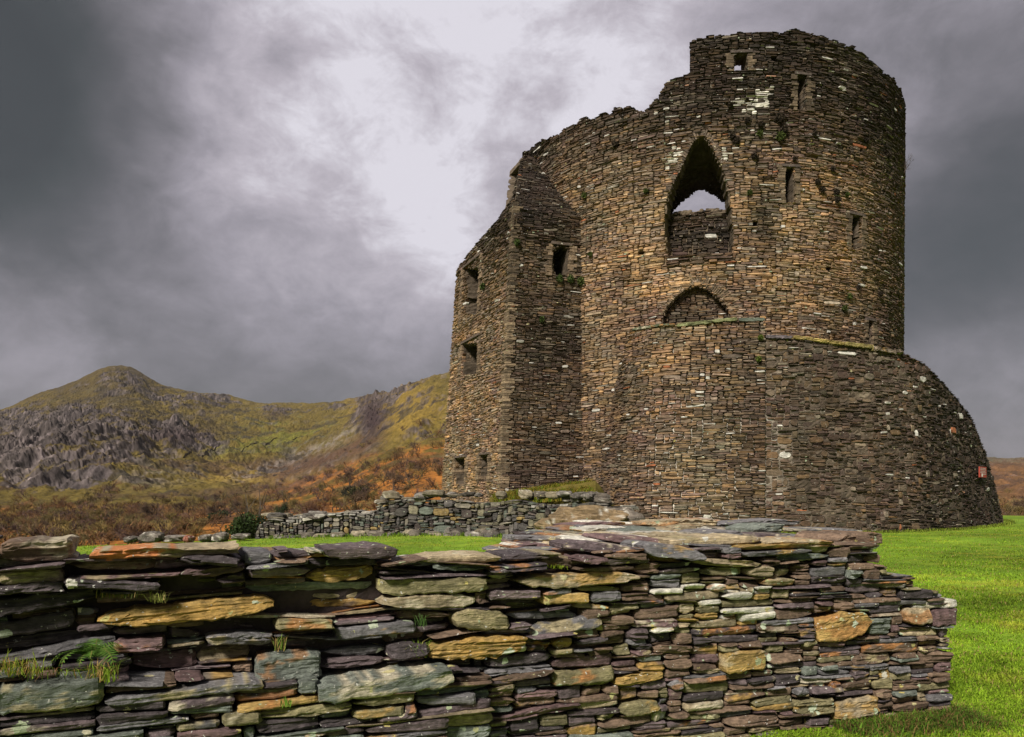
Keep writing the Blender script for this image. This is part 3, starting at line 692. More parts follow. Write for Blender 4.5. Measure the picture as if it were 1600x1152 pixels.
# roofing the turret's raked head
P0 = [STU(lb, 7.8, -.2), STU(UCn - .3, 8.7, -.2), STU(UCn + 2.2, 8.9, -.3), np.array([1.6, 29.5, 8.2])]
mb.add(np.array(P0), [[0, 1, 2, 3]], (.07, .055, .05), 1)
turret = mb.build('corner_turret', [M_keep, M_core], keep)
# quoins
mb = MB(); z = -1.1
while z < 8.5:
    h = rng.uniform(.04, .10); c = np.array([.17, .125, .08]) * rng.uniform(.4, 1.6) * (.55 if z > 5.5 else 1)
    a, b = rng.uniform(.1, .35), rng.uniform(.1, .3); w = rng.uniform(.025, .055)
    A = [turret_pos(UCn - a, z, w), turret_pos(UCn - .03, z, w), turret_pos(UCn + b, z, w)]
    co = turret_pos(UCn - .001, z, 0); 
    d1 = turret_pos(UCn - .2, z, w) - turret_pos(UCn - .2, z, 0); d2 = turret_pos(UCn + .2, z, w) - turret_pos(UCn + .2, z, 0)
    A[1] = turret_pos(UCn, z, 0) + d1 + d2; inn = [turret_pos(UCn - a, z, -.1), turret_pos(UCn + b, z, -.1)]
    pl = np.array([A[0], A[1], A[2], inn[1], inn[0]]); up = pl + np.array([0, 0, h - .012])
    mb.add(np.concatenate([pl, up]), [np.array([(0, 1, 6, 5), (1, 2, 7, 6), (2, 3, 8, 7), (4, 0, 5, 9)]), np.array([(5, 6, 7, 8, 9), (4, 3, 2, 1, 0)])], c)
    z += h
mb.build('quoins', [M_keep, M_core], turret)
for s, nm in zip(tw_holes, ('window_opening',) * 5):
    mb = MB(); a = np.array(s); u0, u1, v0, v1 = a[:, 0].min(), a[:, 0].max(), a[:, 1].min(), a[:, 1].max(); z = v0 - .02
    while z < v1:
        h = rng.uniform(.05, .11)
        for sd_, uu in ((-1, u0), (1, u1)):
            l = rng.uniform(.12, .3); g = rng.uniform(-.02, .05); x0, x1 = (uu - l, uu + g) if sd_ < 0 else (uu - g, uu + l)
            U_ = np.array([x0, x1, x1, x0]); V_ = np.array([z, z, z + h - .012, z + h - .012]); w = rng.uniform(.04, .07)
            mb.add(np.concatenate([STU(U_, V_, -.3), STU(U_, V_, w)]), [(0, 1, 5, 4), (1, 2, 6, 5), (2, 3, 7, 6), (3, 0, 4, 7), (4, 5, 6, 7)], np.array([.14, .10, .065]) * rng.uniform(.5, 1.7))
        z += h
    U_ = np.array([u0 - .05, u1 + .08, u1 + .08, u0 - .05]); V_ = np.array([v1, v1, v1 + .07, v1 + .07])
    mb.add(np.concatenate([STU(U_, V_, -.3), STU(U_, V_, .08)]), [(0, 1, 5, 4), (1, 2, 6, 5), (2, 3, 7, 6), (3, 0, 4, 7), (4, 5, 6, 7)], (.10, .075, .06))
    mb.build('window_surround', [M_keep, M_core], turret)

# the apron: curved revetment of the outer stair
def ip(l): return [((x - HX) / F * y, y) for x, y in l]
lo = ip([(905, 24.6), (930, 23.6), (962, 22.4), (1010, 21.6), (1080, 21.1), (1150, 20.9), (1215, 20.85), (1290, 20.9), (1370, 21.2), (1440, 21.9), (1500, 23.1), (1545, 24.8), (1567, 26.8), (1568, 29.2), (1545, 31.5)])
hi = ip([(945, 24.6), (965, 23.2), (985, 22.2), (1020, 21.7), (1085, 21.35), (1150, 21.2), (1215, 21.15), (1285, 21.25), (1355, 21.6), (1412, 22.2), (1462, 23.3), (1500, 24.9), (1520, 26.8), (1522, 29.0), (1500, 31.2)])
SA = Surf(lo, hi, -1.0, 4.5).smooth(60)
def tap(x, y): return SA.at(x, y)
tu2, tv2 = zip(*[tap(*p) for p in [(940, 700), (955, 640), (968, 570), (984, 517), (1010, 510), (1060, 506), (1120, 501), (1188, 498), (1193, 499), (1199, 527), (1240, 528), (1300, 534), (1360, 541), (1405, 549), (1440, 565), (1475, 596), (1500, 626), (1525, 672), (1543, 714)]])
tu2 = list(tu2) ; tv2 = list(tv2)
AU = np.array([0] + tu2 + [tu2[-1] + 1.0, tu2[-1] + 2.4, SA.L]); AV = np.array([-.5] + tv2 + [-.1, -.8, -1.0])
o_ = np.argsort(AU); AU, AV = AU[o_], AV[o_]
def top_a(u): return np.interp(u, AU, AV) + .035 * fbm(np.asarray(u) * 3, 0, 0, 3, 25)
mb = MB(); ni = int(SA.L / .1); nj = int(6.2 / .06); UU, VV = np.meshgrid((np.arange(ni) + .5) * .1, -1.3 + (np.arange(nj) + .5) * .06); body = VV < top_a(UU) - .03
solid = np.stack([body] * 4)
voxel(mb, SA, solid, 0, -1.3, .1, .06, .35, core_col(SA, 'apron'), jit=.2, w0=-.03)
uj = tap(1196, 600)[0]
ap_face = lambda u, v: (v < top_a(u) + .05 * (vn(u / .3, 0, 0, 24) - .5))
ap_base = lambda u, v: .02 * fbm(u, v, 0, 3, 29) - .05 * (np.asarray(u) > uj)
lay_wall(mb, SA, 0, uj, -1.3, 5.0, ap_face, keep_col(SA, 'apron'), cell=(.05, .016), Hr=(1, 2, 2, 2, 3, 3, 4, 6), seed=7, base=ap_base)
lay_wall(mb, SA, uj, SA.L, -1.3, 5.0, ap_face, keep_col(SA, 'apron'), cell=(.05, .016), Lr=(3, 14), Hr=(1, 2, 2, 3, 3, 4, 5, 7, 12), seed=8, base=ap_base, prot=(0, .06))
apron = mb.build('stair_apron', [M_keep, M_core], keep); apron['label'] = 'curved lower wall wrapped round the foot of the keep'
# coping slabs along the apron ledge
def slab(mb, S, u0, u1, vt, h, w0, w1, col, rng, nseg=6):
    u = np.linspace(u0, u1, nseg + 1); a = rng.normal(0, .012, nseg + 1); b = rng.normal(0, .012, nseg + 1); c = rng.normal(0, .02, nseg + 1)
    dv = np.interp(u, [u0, u1], vt) if not np.isscalar(vt) else np.full(nseg + 1, vt)
    e = np.ones(nseg + 1); e[0] = .5; e[-1] = .6
    ring = [S(u, dv - h * e + b, w0), S(u, dv - h * e + b, w1 + c), S(u, dv + a, w1 + c - .02), S(u, dv + a, w0)]
    v = np.stack(ring, 1).reshape(-1, 3); f = []
    for i in range(nseg):
        for j in range(4): f.append((4 * i + j, 4 * i + 4 + j, 4 * i + 4 + (j + 1) % 4, 4 * i + (j + 1) % 4))
    f += [(3, 2, 1, 0)]; n = 4 * nseg; f += [(n, n + 1, n + 2, n + 3)]
    mb.add(v, f, col)
LEDGE = []
for (x0, y0, x1, y1, h, c) in ((990, 514, 1055, 507, .10, (.13, .15, .09)), (1058, 508, 1152, 498, .10, (.20, .21, .10)), (1154, 499, 1194, 499, .12, (.12, .14, .11)), (1197, 525, 1238, 527, .16, (.13, .11, .12)),
                               (1240, 527, 1318, 537, .16, (.30, .23, .08)), (1320, 537, 1364, 542, .15, (.27, .22, .08)), (1366, 543, 1408, 550, .12, (.14, .11, .08))):
    a = tap(x0, y0); b = tap(x1, y1); LEDGE.append((a, b, h, c))

# red notice on the apron
su, sv = tap(1530, 738)
sp = SA(su, sv, 0); sign = empty('warning_sign', tuple(sp), 'small red notice board with white lettering fixed low on the right of the keep wall', 'sign')
def quadbox(mb, S, u0, u1, v0, v1, w0, w1, col):
    U_ = np.array([u0, u1, u1, u0]); V_ = np.array([v0, v0, v1, v1])
    mb.add(np.concatenate([S(U_, V_, w0), S(U_, V_, w1)]), [(0, 1, 5, 4), (1, 2, 6, 5), (2, 3, 7, 6), (3, 0, 4, 7), (4, 5, 6, 7), (3, 2, 1, 0)], col)
tg = SA(su + .05, sv, 0) - SA(su - .05, sv, 0); tg[2] = 0; tg /= np.linalg.norm(tg); nrm = np.array([tg[1], -tg[0], 0])
wid = 14.0 / (F * abs(tg[0] * sp[1] - tg[1] * sp[0]) / sp[1] ** 2); wid = min(wid, .8); hgt = 16.5 / F * sp[1]
def flat(u, v, w):
    return sp + np.multiply.outer(np.asarray(u) * wid, tg) + np.multiply.outer(np.asarray(v) * hgt, np.array([0, 0, 1.])) + nrm * w
mb = MB(); quadbox(mb, flat, -.5, .5, -.5, .5, .085, .11, (.6, .05, .03)); mb.build('board', plain('red_enamel', (.38, .055, .035), .6), sign)
mb = MB()
for t, a, b in ((.36, -.36, .35), (.22, -.42, .42), (.08, -.40, .30), (-.06, -.42, .42), (-.20, -.05, .40)):
    quadbox(mb, flat, a, b, t - .018, t + .018, .1115, .1135, (.8, .8, .8))
quadbox(mb, flat, -.22, -.04, -.44, -.14, .1115, .1135, (.8, .8, .8))
mb.build('lettering', plain('white_enamel', (.8, .78, .76), .4), sign)

# ------------------------------------------------------------------ foreground drystone wall
rng = np.random.default_rng(5)
fgp = [(-700, 2.3), (-260, 2.45), (-100, 2.62), (0, 2.70), (350, 3.0), (700, 3.3), (950, 3.55), (1200, 3.82), (1400, 4.02), (1497, 4.12)]
fl_ = ip(fgp); SF = Surf(fl_, fl_, -1.5, 0).smooth(30)
class Near(Surf): pass
def fg(x, y): return SF.at(x, y)
FT = [(-700, 838), (-260, 843), (0, 846), (60, 850), (112, 853), (116, 872), (134, 874), (137, 858), (300, 862), (480, 862), (500, 857), (604, 862), (612, 874), (660, 876), (790, 872), (858, 868), (940, 862), (1000, 858), (1150, 852), (1290, 850), (1366, 848), (1368, 853), (1372, 880), (1384, 884), (1388, 898), (1428, 901), (1436, 920), (1470, 926), (1478, 938), (1497, 942)]
fu, fv = zip(*[fg(*p) for p in FT]); fu = np.maximum.accumulate(np.array(fu) + np.arange(len(fu)) * 1e-4); fv = np.array(fv)
def top_f(u): return np.interp(u, fu, fv)
UE = fg(1494, 1000)[0]
ULED, _ = fg(720, 1040)
def ledge_v(u): return np.interp(u, [0, fg(0, 1045)[0], fg(400, 1048)[0], fg(690, 1036)[0], fg(860, 1040)[0]], [fg(0, 1052)[1], fg(0, 1046)[1], fg(400, 1052)[1], fg(690, 1038)[1], fg(860, 1052)[1]])
def base_f(u, v):
    """the foot of the wall stands proud on the left; the upper left is loose and eroded"""
    led = .15 * sstep(fg(860, 1000)[0], fg(600, 1000)[0], u) * (v < ledge_v(u))
    return led + .02 * fbm(u * 1.5, v * 3, 0, 3, 3)
def loose(u, v): return sstep(fg(1120, 900)[0], fg(820, 900)[0], u) * (v > ledge_v(u) - .02) + .9 * sstep(fg(1330, 900)[0], fg(1180, 900)[0], u) * sstep(fg(1100, 905)[1], fg(1100, 880)[1], v)

def near_stone(mb, S, u0, u1, v0, v1, p, col, rng, depth=.22, tilt=0., lens=None, rough=1.0, res=1.0, wedge=0., top_depth=None, lcol=None, lich=None, split=0.0):
    """one slate block: a swept outline with laminated front, ragged ends and broken edges"""
    L_ = u1 - u0; H = v1 - v0; tilt = float(np.clip(tilt, -.05 / L_, .05 / L_)); N = int(np.clip(L_ / (.016 * res), 6, 46)); sd = int(rng.integers(1, 1 << 20)) * .01
    s = np.linspace(-1, 1, N + 1); s = np.sign(s) * (1 - (1 - np.abs(s)) ** 1.15)
    kk = lens if lens is not None else rng.choice([3, 5, 9, 14]); nf = int(np.clip(H / (.0055 * res), 5, 15))
    def prof():
        a_, b_ = rng.uniform(.02, .5, 2) ** (1.4 if kk < 9 else 2.2); k_ = min(1., kk / 6); q_ = .3 if kk < 9 else .55
        h_ = np.interp(s, [-1, -1 + a_, -1 + a_ * 2.2, 1 - b_ * 2.2, 1 - b_, 1], [rng.uniform(.15, .9) * k_ + .05, rng.uniform(.75, 1), 1, 1, rng.uniform(.75, 1), rng.uniform(q_, .97) * k_ + .05])
        if kk < 6: h_ = h_ * (1 - rng.uniform(.1, .45) * np.abs(s + rng.uniform(-.3, .3)) ** 2.2).clip(.12, 1)
        st = .06 * np.floor(vn(s * L_ * 16 + sd, sd) * 3.0) * rough; return (h_ * 1.06 - st).clip(.08, 1.1)
    hT, hB = prof(), prof(); hf = hT
    t = np.linspace(-1, 1, nf)
    # cross-section: bottom back -> front -> top back
    cw = np.r_[-depth, -depth * .45, -.05, np.zeros(nf), -.05, -depth * .45, -depth]; cv = np.r_[-1, -1, -1, t, 1, 1, 1]
    M = len(cw); Sg, CV = np.meshgrid(s, cv, indexing='ij'); _, CW = np.meshgrid(s, cw, indexing='ij'); HFm = np.where(CV > 0, hT[:, None], hB[:, None])
    um = (u0 + u1) / 2 + Sg * L_ / 2
    frontm = np.zeros(M); frontm[3:3 + nf] = 1; lamk = rng.choice([.15, .4, 1.0, 1.5]); bodk = rng.uniform(.5, 1.1)
    edge = (np.abs(CV) ** 12) * frontm
    upd = 1 + .22 * rough * fbm(s * L_ * 14, sd, 0, 4, 3, .7)[:, None]; dnd = 1 + .26 * rough * fbm(s * L_ * 14, sd, 7, 4, 9, .7)[:, None]
    vl = CV * H / 2 * HFm * np.where(CV > 0, upd, dnd) + wedge * Sg * H / 2 * CV
    vv = (v0 + v1) / 2 + vl + tilt * Sg * L_ / 2 + .006 * fbm(um * 5, sd, 0, 2, 2)
    # laminations: the front steps back and forth with height
    lam = (vn(np.floor((vl + .03 * um + .003 * fbm(um * 12, vl * 30, sd, 2, 4)) / .0085) * 3.7, np.floor(um / .11 + 3 * vn(vl * 60, sd)) * .7, sd, 6) - .5) * .020
    body_n = .017 * fbm(um * 6, vl * 16, sd, 3, 5) + .006 * fbm(um * 30, vl * 50, sd, 3, 15)
    w = p + CW - edge * min(.007, H * .2) + frontm * rough * (lam * lamk + body_n * bodk) + (1 - frontm) * .004 * fbm(um * 25, CW * 25, sd, 2, 8)
    w = w - .016 * np.abs(Sg) ** 16 * (CW > -.06) * rng.uniform(.3, 1.6) + Sg * frontm * rng.normal(0, .008) + CV * frontm * rng.normal(0, .006)
    if split: w = w - (np.abs((Sg - split)) < .03) * .012 * frontm
    Uo = um + .012 * rough * fbm(vl * 40, CW * 9, sd + Sg, 2, 3) * (np.abs(Sg) > .98) 
    Pv = S(Uo, vv, w).reshape(-1, 3)
    i, j = np.meshgrid(np.arange(N), np.arange(M - 1), indexing='ij'); a = (i * M + j).ravel()
    f = [np.stack([a, a + M, a + M + 1, a + 1], 1), np.array([np.arange(M)]), np.array([np.arange(M)[::-1] + N * M])]
    c = np.asarray(col) * np.ones((len(Pv), 1))
    nz = fbm(um * 9, vl * 26, sd, 4, 44).ravel()[:, None]
    c = c * (1 + .65 * nz)
    la = lich if lich is not None else (rng.random() < .22) * rng.uniform(.2, .6)
    if la:
        k = sstep(.22 - la * .45, .34 - la * .45, fbm(um * 9, vl * 22, sd + 3, 5, 60, .7).ravel())[:, None] * rng.uniform(.55, .9)
        lc = np.array([(.34, .21, .06), (.42, .37, .27), (.33, .15, .05), (.30, .25, .14)][int(rng.integers(4))])
        if lcol is not None: lc = np.array(lcol)
        c = c * (1 - k) + k * lc
    mb.add(Pv, f, np.clip(c, .012, .85))

for a, b, h, c in LEDGE:
    mb = MB(); u = a[0]
    while u < b[0] - .05:
        l = min(rng.uniform(.35, 1.0), b[0] - u); vt = np.interp(u + l / 2, [a[0], b[0]], [a[1], b[1]]) + .03 + rng.normal(0, .012); hh = h * rng.uniform(.55, 1.0)
        near_stone(mb, SA, u, u + l - .01, vt - hh, vt, rng.uniform(.03, .10), np.array(c) * rng.uniform(.7, 1.2), rng, depth=.5, tilt=(b[1] - a[1]) / (b[0] - a[0]) + rng.normal(0, .02), lens=9, rough=1.6, res=2); u += l
    mb.build('coping_slab', [M_keep, M_core], apron)
SLATE = {'purple': (.100, .076, .080), 'brown': (.125, .085, .060), 'grey': (.120, .115, .120), 'green': (.125, .140, .122), 'ochre': (.30, .20, .07), 'tan': (.26, .21, .135), 'dark': (.055, .045, .048), 'rust': (.34, .13, .04), 'olive': (.16, .14, .075), 'pale': (.45, .43, .38), 'plum': (.125, .080, .080)}
fgw = empty('drystone_wall', (.3, 3.4, -1.2), 'long broken wall of stacked slate slabs across the foreground', 'stone wall')
cdu, cdv = .025, .0125; fV0 = -1.32; fni = int(UE / cdu); fnj = int(1.25 / cdv)
feat = [ # photo box, colour, name, lens exponent, proud, lichen, tilt, label
 (158, 930, 432, 979, 'ochre', 3, .10, .8, .05, 'large ochre slab covered in lichen'), (0, 1046, 164, 1102, 'green', 12, .05, .25, 0, 'thick grey-green slab with a flat top'),
 (166, 1050, 402, 1088, 'grey', 12, .04, .15, .02, 'long flat grey slab'), (394, 1014, 506, 1060, 'green', 9, .16, .2, .0, 'square grey-green block'),
 (488, 1036, 694, 1080, 'green', 12, .05, .3, .04, 'long green-grey slab on the ledge'), (664, 990, 818, 1032, 'ochre', 5, .10, .6, 0, 'ochre and cream layered slab'),
 (0, 884, 104, 914, 'tan', 7, .09, .5, -.02, 'tan layered slab'), (596, 922, 742, 952, 'tan', 5, .08, .5, .01, 'tan and green slab'), (520, 968, 646, 996, 'grey', 9, .07, .1, .04, None),
 (804, 889, 990, 922, 'tan', 5, .09, .6, 0, 'tan slab with cream lichen'), (842, 925, 918, 946, 'ochre', 12, .06, .2, .0, 'small yellow block'), (921, 922, 971, 942, 'grey', 12, .06, .0, 0, None),
 (1274, 952, 1352, 1000, 'ochre', 4, .05, .5, .12, 'rounded ochre boulder'), (1128, 1014, 1196, 1052, 'ochre', 6, .05, .4, .0, 'orange-brown block'), (1410, 950, 1456, 978, 'tan', 6, .04, .4, 0, None),
 (1456, 951, 1494, 980, 'plum', 6, .04, .0, 0, None), (1352, 962, 1394, 992, 'green', 9, .03, .0, 0, None), (366, 1072, 486, 1094, 'ochre', 14, .03, .2, .04, 'thin orange slab'),
 (334, 1094, 408, 1120, 'olive', 5, .04, .5, 0, None), (0, 842, 116, 880, 'brown', 9, .06, .15, -.01, 'thick brown block at the left end'), (136, 851, 372, 872, 'tan', 9, .12, .55, .02, 'capping slab with orange lichen'),
 (374, 862, 430, 880, 'grey', 4, .10, .0, 0, None), (496, 850, 616, 874, 'purple', 6, .12, .1, 0, 'dark capping slab'), (150, 1100, 290, 1128, 'grey', 9, .03, .0, 0, None), (0, 1104, 150, 1136, 'purple', 12, .03, .1, 0, None),
 (180, 994, 268, 1020, 'plum', 6, .09, .1, 0, None), (320, 984, 430, 1012, 'grey', 5, .08, .1, -.04, None), (700, 946, 790, 984, 'olive', 4, .10, .6, -.10, None), (540, 1088, 622, 1110, 'olive', 9, .03, .4, .02, None),
 (860, 1042, 960, 1070, 'olive', 6, .05, .1, .02, None), (960, 1046, 1040, 1072, 'ochre', 5, .05, .4, .06, None), (970, 1090, 1030, 1120, 'olive', 4, .04, .3, 0, None), (1240, 1086, 1300, 1118, 'olive', 7, .04, .2, 0, None), 
 (1298, 1086, 1366, 1124, 'tan', 6, .04, .5, .04, None), (1070, 1094, 1130, 1112, 'tan', 9, .03, .1, 0, None), (1160, 882, 1206, 900, 'tan', 5, .07, .0, 0, None), (1190, 903, 1240, 915, 'tan', 9, .06, .3, 0, None),
 (990, 964, 1060, 980, 'plum', 7, .04, .1, 0, None), (640, 1086, 760, 1108, 'purple', 9, .03, .0, .05, None), (770, 1098, 900, 1126, 'plum', 6, .05, .0, .06, None), (400, 1118, 530, 1140, 'green', 12, .03, .2, .03, None)]
fixed = []
for k, q in enumerate(feat):
    a = fg(q[0], q[3]); b = fg(q[2], q[1])
    i0 = round(a[0] / cdu); j0 = round((a[1] - fV0) / cdv); fixed.append((i0, j0, max(2, round(b[0] / cdu) - i0), max(1, round((b[1] - fV0) / cdv) - j0), k))
UU, VV = np.meshgrid((np.arange(fni) + .5) * cdu, fV0 + (np.arange(fnj) + .5) * cdv)
fs = (VV < top_f(UU))
nonf = fs.copy()
big = UU < fg(760, 1000)[0]
rects = []
occ_fixed = pack(np.zeros_like(fs), (1, 2), (1,), rng, fixed)
free = fs.copy()
for (i, j, n, m, t) in occ_fixed: free[max(0, j):j + m, max(0, i):i + n] = False
lowl = big & (VV < ledge_v(UU)); left = pack(free & lowl, (9, 26), (2, 3, 3, 4, 4), rng) + pack(free & big & ~lowl, (8, 26), (1, 2, 3, 3, 3, 4, 5), rng); right = pack(free & ~big, (4, 18), (1, 2, 2, 2, 3, 3, 4, 4), rng)
def fg_stone_col(px_, py_):
    n = rng.random()
    w = dict(purple=2.2, brown=2.4, grey=1.7, green=.8, dark=1.6, plum=.8, olive=1.1, tan=.5, ochre=.12, pale=.04, rust=.03)
    if px_ < 700 and py_ > 1040: w['green'] = 4; w['grey'] = 2.5
    if px_ < 900 and py_ < 1030: w['dark'] = 1.6; w['purple'] = 3.5; w['ochre'] = .12
    if px_ > 900: w['brown'] = 6.0; w['olive'] = 2.2; w['tan'] = .6; w['ochre'] = .22; w['green'] = .6; w['plum'] = 1.4; w['purple'] = 1.6
    if 1030 < px_ < 1190 and 915 < py_ < 985: w = dict(tan=3, ochre=2, pale=3, olive=1)
    ks = list(w); ps = np.array([w[k] for k in ks], float); return np.array(SLATE[ks[int(rng.choice(len(ks), p=ps / ps.sum()))]]) * rng.uniform(.75, 1.35)
def warp_f(u, v): return .012 * float(fbm(u * 1.3, v * 2, 0, 2, 6)) + .0
mb = MB()
for (i, j, n, m, t) in left + right:
    u0, u1 = i * cdu, (i + n) * cdu; v0 = fV0 + j * cdv; v1 = v0 + m * cdv; uc_, vc_ = (u0 + u1) / 2, (v0 + v1) / 2
    if n < 2: continue
    X_, Y_ = px(np.array(uc_), np.array(vc_), SF)
    if Y_ > 1230 or X_ < -120: 
        if rng.random() < .0: continue
    lo_ = float(loose(uc_, vc_)); w = warp_f(uc_, vc_)
    g = .0022 + .002 * rng.random()
    p = float(base_f(uc_, vc_)) + rng.uniform(-.012, .022) + lo_ * rng.uniform(-.055, .06)
    if lo_ > .5 and rng.random() < .05 and m > 2: p -= .08
    near_stone(mb, SF, u0 + g, u1 - g, v0 + w + g * .6, v1 + w - g * .3, p, fg_stone_col(float(X_), float(Y_)), rng, tilt=rng.normal(0, .02 + .035 * lo_), lens=rng.choice([5, 9, 14, 14, 14]) if lo_ < .5 else rng.choice([3, 5, 9, 9, 14]), wedge=rng.uniform(-.3, .3), rough=.8 + .5 * lo_, res=1.0 if Y_ < 1200 else 2)
mb.build('stonework', M_near, fgw)
for (i, j, n, m, t) in fixed:
    q = feat[t]; u0, u1 = i * cdu, (i + n) * cdu; v0 = fV0 + j * cdv; v1 = v0 + m * cdv
    mb = MB(); p = float(base_f((u0 + u1) / 2, (v0 + v1) / 2)) + q[6] * .6
    near_stone(mb, SF, u0 + .004, u1 - .004, v0 + .002, v1 - .002, p, np.array(SLATE[q[4]]), rng, tilt=q[8], lens=q[5], lich=q[7], rough=1.1, depth=.3, lcol=(.48, .13, .015) if q[9] == 'capping slab with orange lichen' else None)
    o = mb.build('stone_slab' if (u1 - u0) > 2.5 * (v1 - v0) else 'stone_block', M_near, fgw)
    if q[9]: o['label'] = q[9]
# the broad broken top: slabs lying in rows behind the face
def deep(u): return np.interp(u, [0, fg(780, 860)[0], fg(860, 850)[0], fg(1000, 850)[0], fg(1280, 850)[0], fg(1366, 850)[0], UE], [.42, .42, .42, 1.5, 2.3, 1.5, .5])
mb = MB()
def rise(u, w):          # the core climbs a little towards the back on the broad part
    return (.02 * (-w)) * sstep(fg(860, 850)[0], fg(1000, 850)[0], u) - .035 * sstep(fg(1000, 850)[0], fg(780, 850)[0], u) * (-w) * 2
d = .06
while d < 2.3:
    u = 0.0
    while u < UE - .05:
        L_ = rng.uniform(.10, .42); 
        if u + L_ > UE: L_ = UE - u
        uc_ = u + L_ / 2
        if d < deep(uc_):
            for lay in range(2 if d > .1 else 1):
                h = rng.uniform(.018, .05); tp = float(min(top_f(u + .03), top_f(uc_), top_f(u + L_ - .03))) + float(rise(uc_, -d)) + rng.uniform(-.03, .012) - lay * .04
                if lay and rng.random() < .3: continue
                c = np.array(SLATE[rng.choice(['grey', 'purple', 'tan', 'plum', 'pale', 'green', 'brown'], p=[.22, .10, .24, .08, .18, .08, .10])]) * rng.uniform(.8, 1.5)
                near_stone(mb, SF, u, u + L_ * rng.uniform(.9, 1.15), tp - h, tp, -d + rng.uniform(0, .06), c, rng, depth=rng.uniform(.16, .3), tilt=rng.normal(0, .05), lens=rng.choice([2.6, 4, 7]), rough=1.1, res=1.2, lich=.35)
        u += L_
    d += rng.uniform(.10, .16)
mb.build('wall_top', M_near, fgw)
# a few long loose slabs lying proud on the broad top
for (x0, x1, y0, y1, d, c, tl) in ((1168, 1222, 819, 834, 1.0, 'green', .05), (1098, 1150, 828, 842, .5, 'grey', .0), (1040, 1190, 838, 852, .12, 'tan', .02), (1000, 1100, 852, 872, -.03, 'grey', -.14), (1296, 1330, 832, 850, .15, 'brown', .1),
                                (1340, 1369, 832, 850, .1, 'brown', -.15), (880, 990, 848, 864, .05, 'purple', -.08), (930, 1040, 836, 850, .35, 'plum', -.06), (1190, 1300, 843, 856, .02, 'tan', -.01), (1120, 1250, 812, 822, 1.9, 'grey', .02),
                                (1000, 1120, 813, 824, 1.8, 'tan', .02), (780, 870, 862, 872, .03, 'dark', .03), (650, 780, 866, 878, .0, 'tan', .01), (1230, 1350, 826, 834, 1.0, 'grey', -.03)):
    D = lambda x: np.interp(x, [p_[0] for p_ in fgp], [p_[1] for p_ in fgp]) + d
    Xa, Xb = (x0 - HX) / F * D((x0 + x1) / 2), (x1 - HX) / F * D((x0 + x1) / 2); za, zb = (HY - y1) / F * D((x0 + x1) / 2), (HY - y0) / F * D((x0 + x1) / 2)
    Sx = Surf([(Xa, D((x0 + x1) / 2) - .04), (Xb, D((x0 + x1) / 2) + .04)], [(Xa, D((x0 + x1) / 2) - .04), (Xb, D((x0 + x1) / 2) + .04)], -1, 1)
    mb = MB(); near_stone(mb, Sx, 0, Sx.L, za + .2 * (zb - za) * 0, zb, .05, np.array(SLATE[c]) * 1.2, rng, depth=.28, tilt=tl, lens=rng.choice([3, 5, 8]), lich=.3, rough=1.1)
    mb.build('loose_slab', M_near, fgw)
# core of packed earth and mortar behind the stones
mb = MB(); vu, vvv, vd = .05, .035, .08
ni = int(UE / vu); nj = int(1.3 / vvv); nk = 30
UU, VV = np.meshgrid((np.arange(ni) + .5) * vu, -1.45 + (np.arange(nj) + .5) * vvv)
solid = np.stack([(VV < top_f(UU) - .045 + rise(UU, -k * vd)) & (k * vd < deep(UU) + .1) & (UU < UE - .06) for k in range(nk)])
def fcore(u, v):
    n = fbm(u * 6, v * 6, 0, 4, 3); x, y = px(u, v, SF)
    c = np.array([[.045, .034, .034]]) * (1 + .5 * n[:, None]); k = np.clip(sstep(1010, 1060, x) * sstep(1200, 1180, x) * sstep(920, 930, y) * sstep(985, 975, y) + .7 * (y < 850) * sstep(.0, .3, n + .1), 0, 1)[:, None]
    return c * (1 - k) + k * np.array([[.42, .31, .17]])
voxel(mb, SF, solid, 0, -1.45, vu, vvv, vd, fcore, mat=0, w0=-.06, jit=.35)
mb.build('wall_core', M_core, fgw)

def rock_mesh(mb, c, size, col, seed, res=20, squash=1.0, rot=0., amp=.3, strat=.0, spots=.1):
    """a weathered boulder: displaced ellipsoid with flattened facets"""
    n = res; th = np.linspace(0, math.pi, n + 1); ph = np.linspace(0, 2 * math.pi, 2 * n, endpoint=False)
    T, Pp = np.meshgrid(th, ph, indexing='ij'); d = np.stack([np.sin(T) * np.cos(Pp), np.sin(T) * np.sin(Pp), np.cos(T)], -1)
    q = np.sign(d) * np.abs(d) ** .75; r = 1 + amp * fbm(d[..., 0] * 1.4 + seed, d[..., 1] * 1.4, d[..., 2] * 1.4, 4, seed % 97) 
    r = r - .10 * ridged(d[..., 0] * 2 + seed, d[..., 1] * 2, d[..., 2] * 3, 3, 7)
    p = q * r[..., None] * np.array(size); cs, sn = math.cos(rot), math.sin(rot)
    p = np.stack([p[..., 0] * cs - p[..., 1] * sn, p[..., 0] * sn + p[..., 1] * cs, p[..., 2]], -1) + np.array(c)
    i, j = np.meshgrid(np.arange(n), np.arange(2 * n), indexing='ij'); j2 = (j + 1) % (2 * n)
    f = np.stack([i * 2 * n + j, (i + 1) * 2 * n + j, (i + 1) * 2 * n + j2, i * 2 * n + j2], -1).reshape(-1, 4)
    P3 = p.reshape(-1, 3); k = sstep(.74 - spots, .84 - spots, vn(*(P3.T * 3 / max(size)), 5) * .5 + .5 * vn(*(P3.T * 9 / max(size)), 15))[:, None]
    cc = np.asarray(col) * (1 + .3 * fbm(*(P3.T * 3), 3, 3)[:, None]); cc = cc * (1 - k) + k * np.array([.46, .43, .37])
    mb.add(P3, f, np.clip(cc, .01, .8))

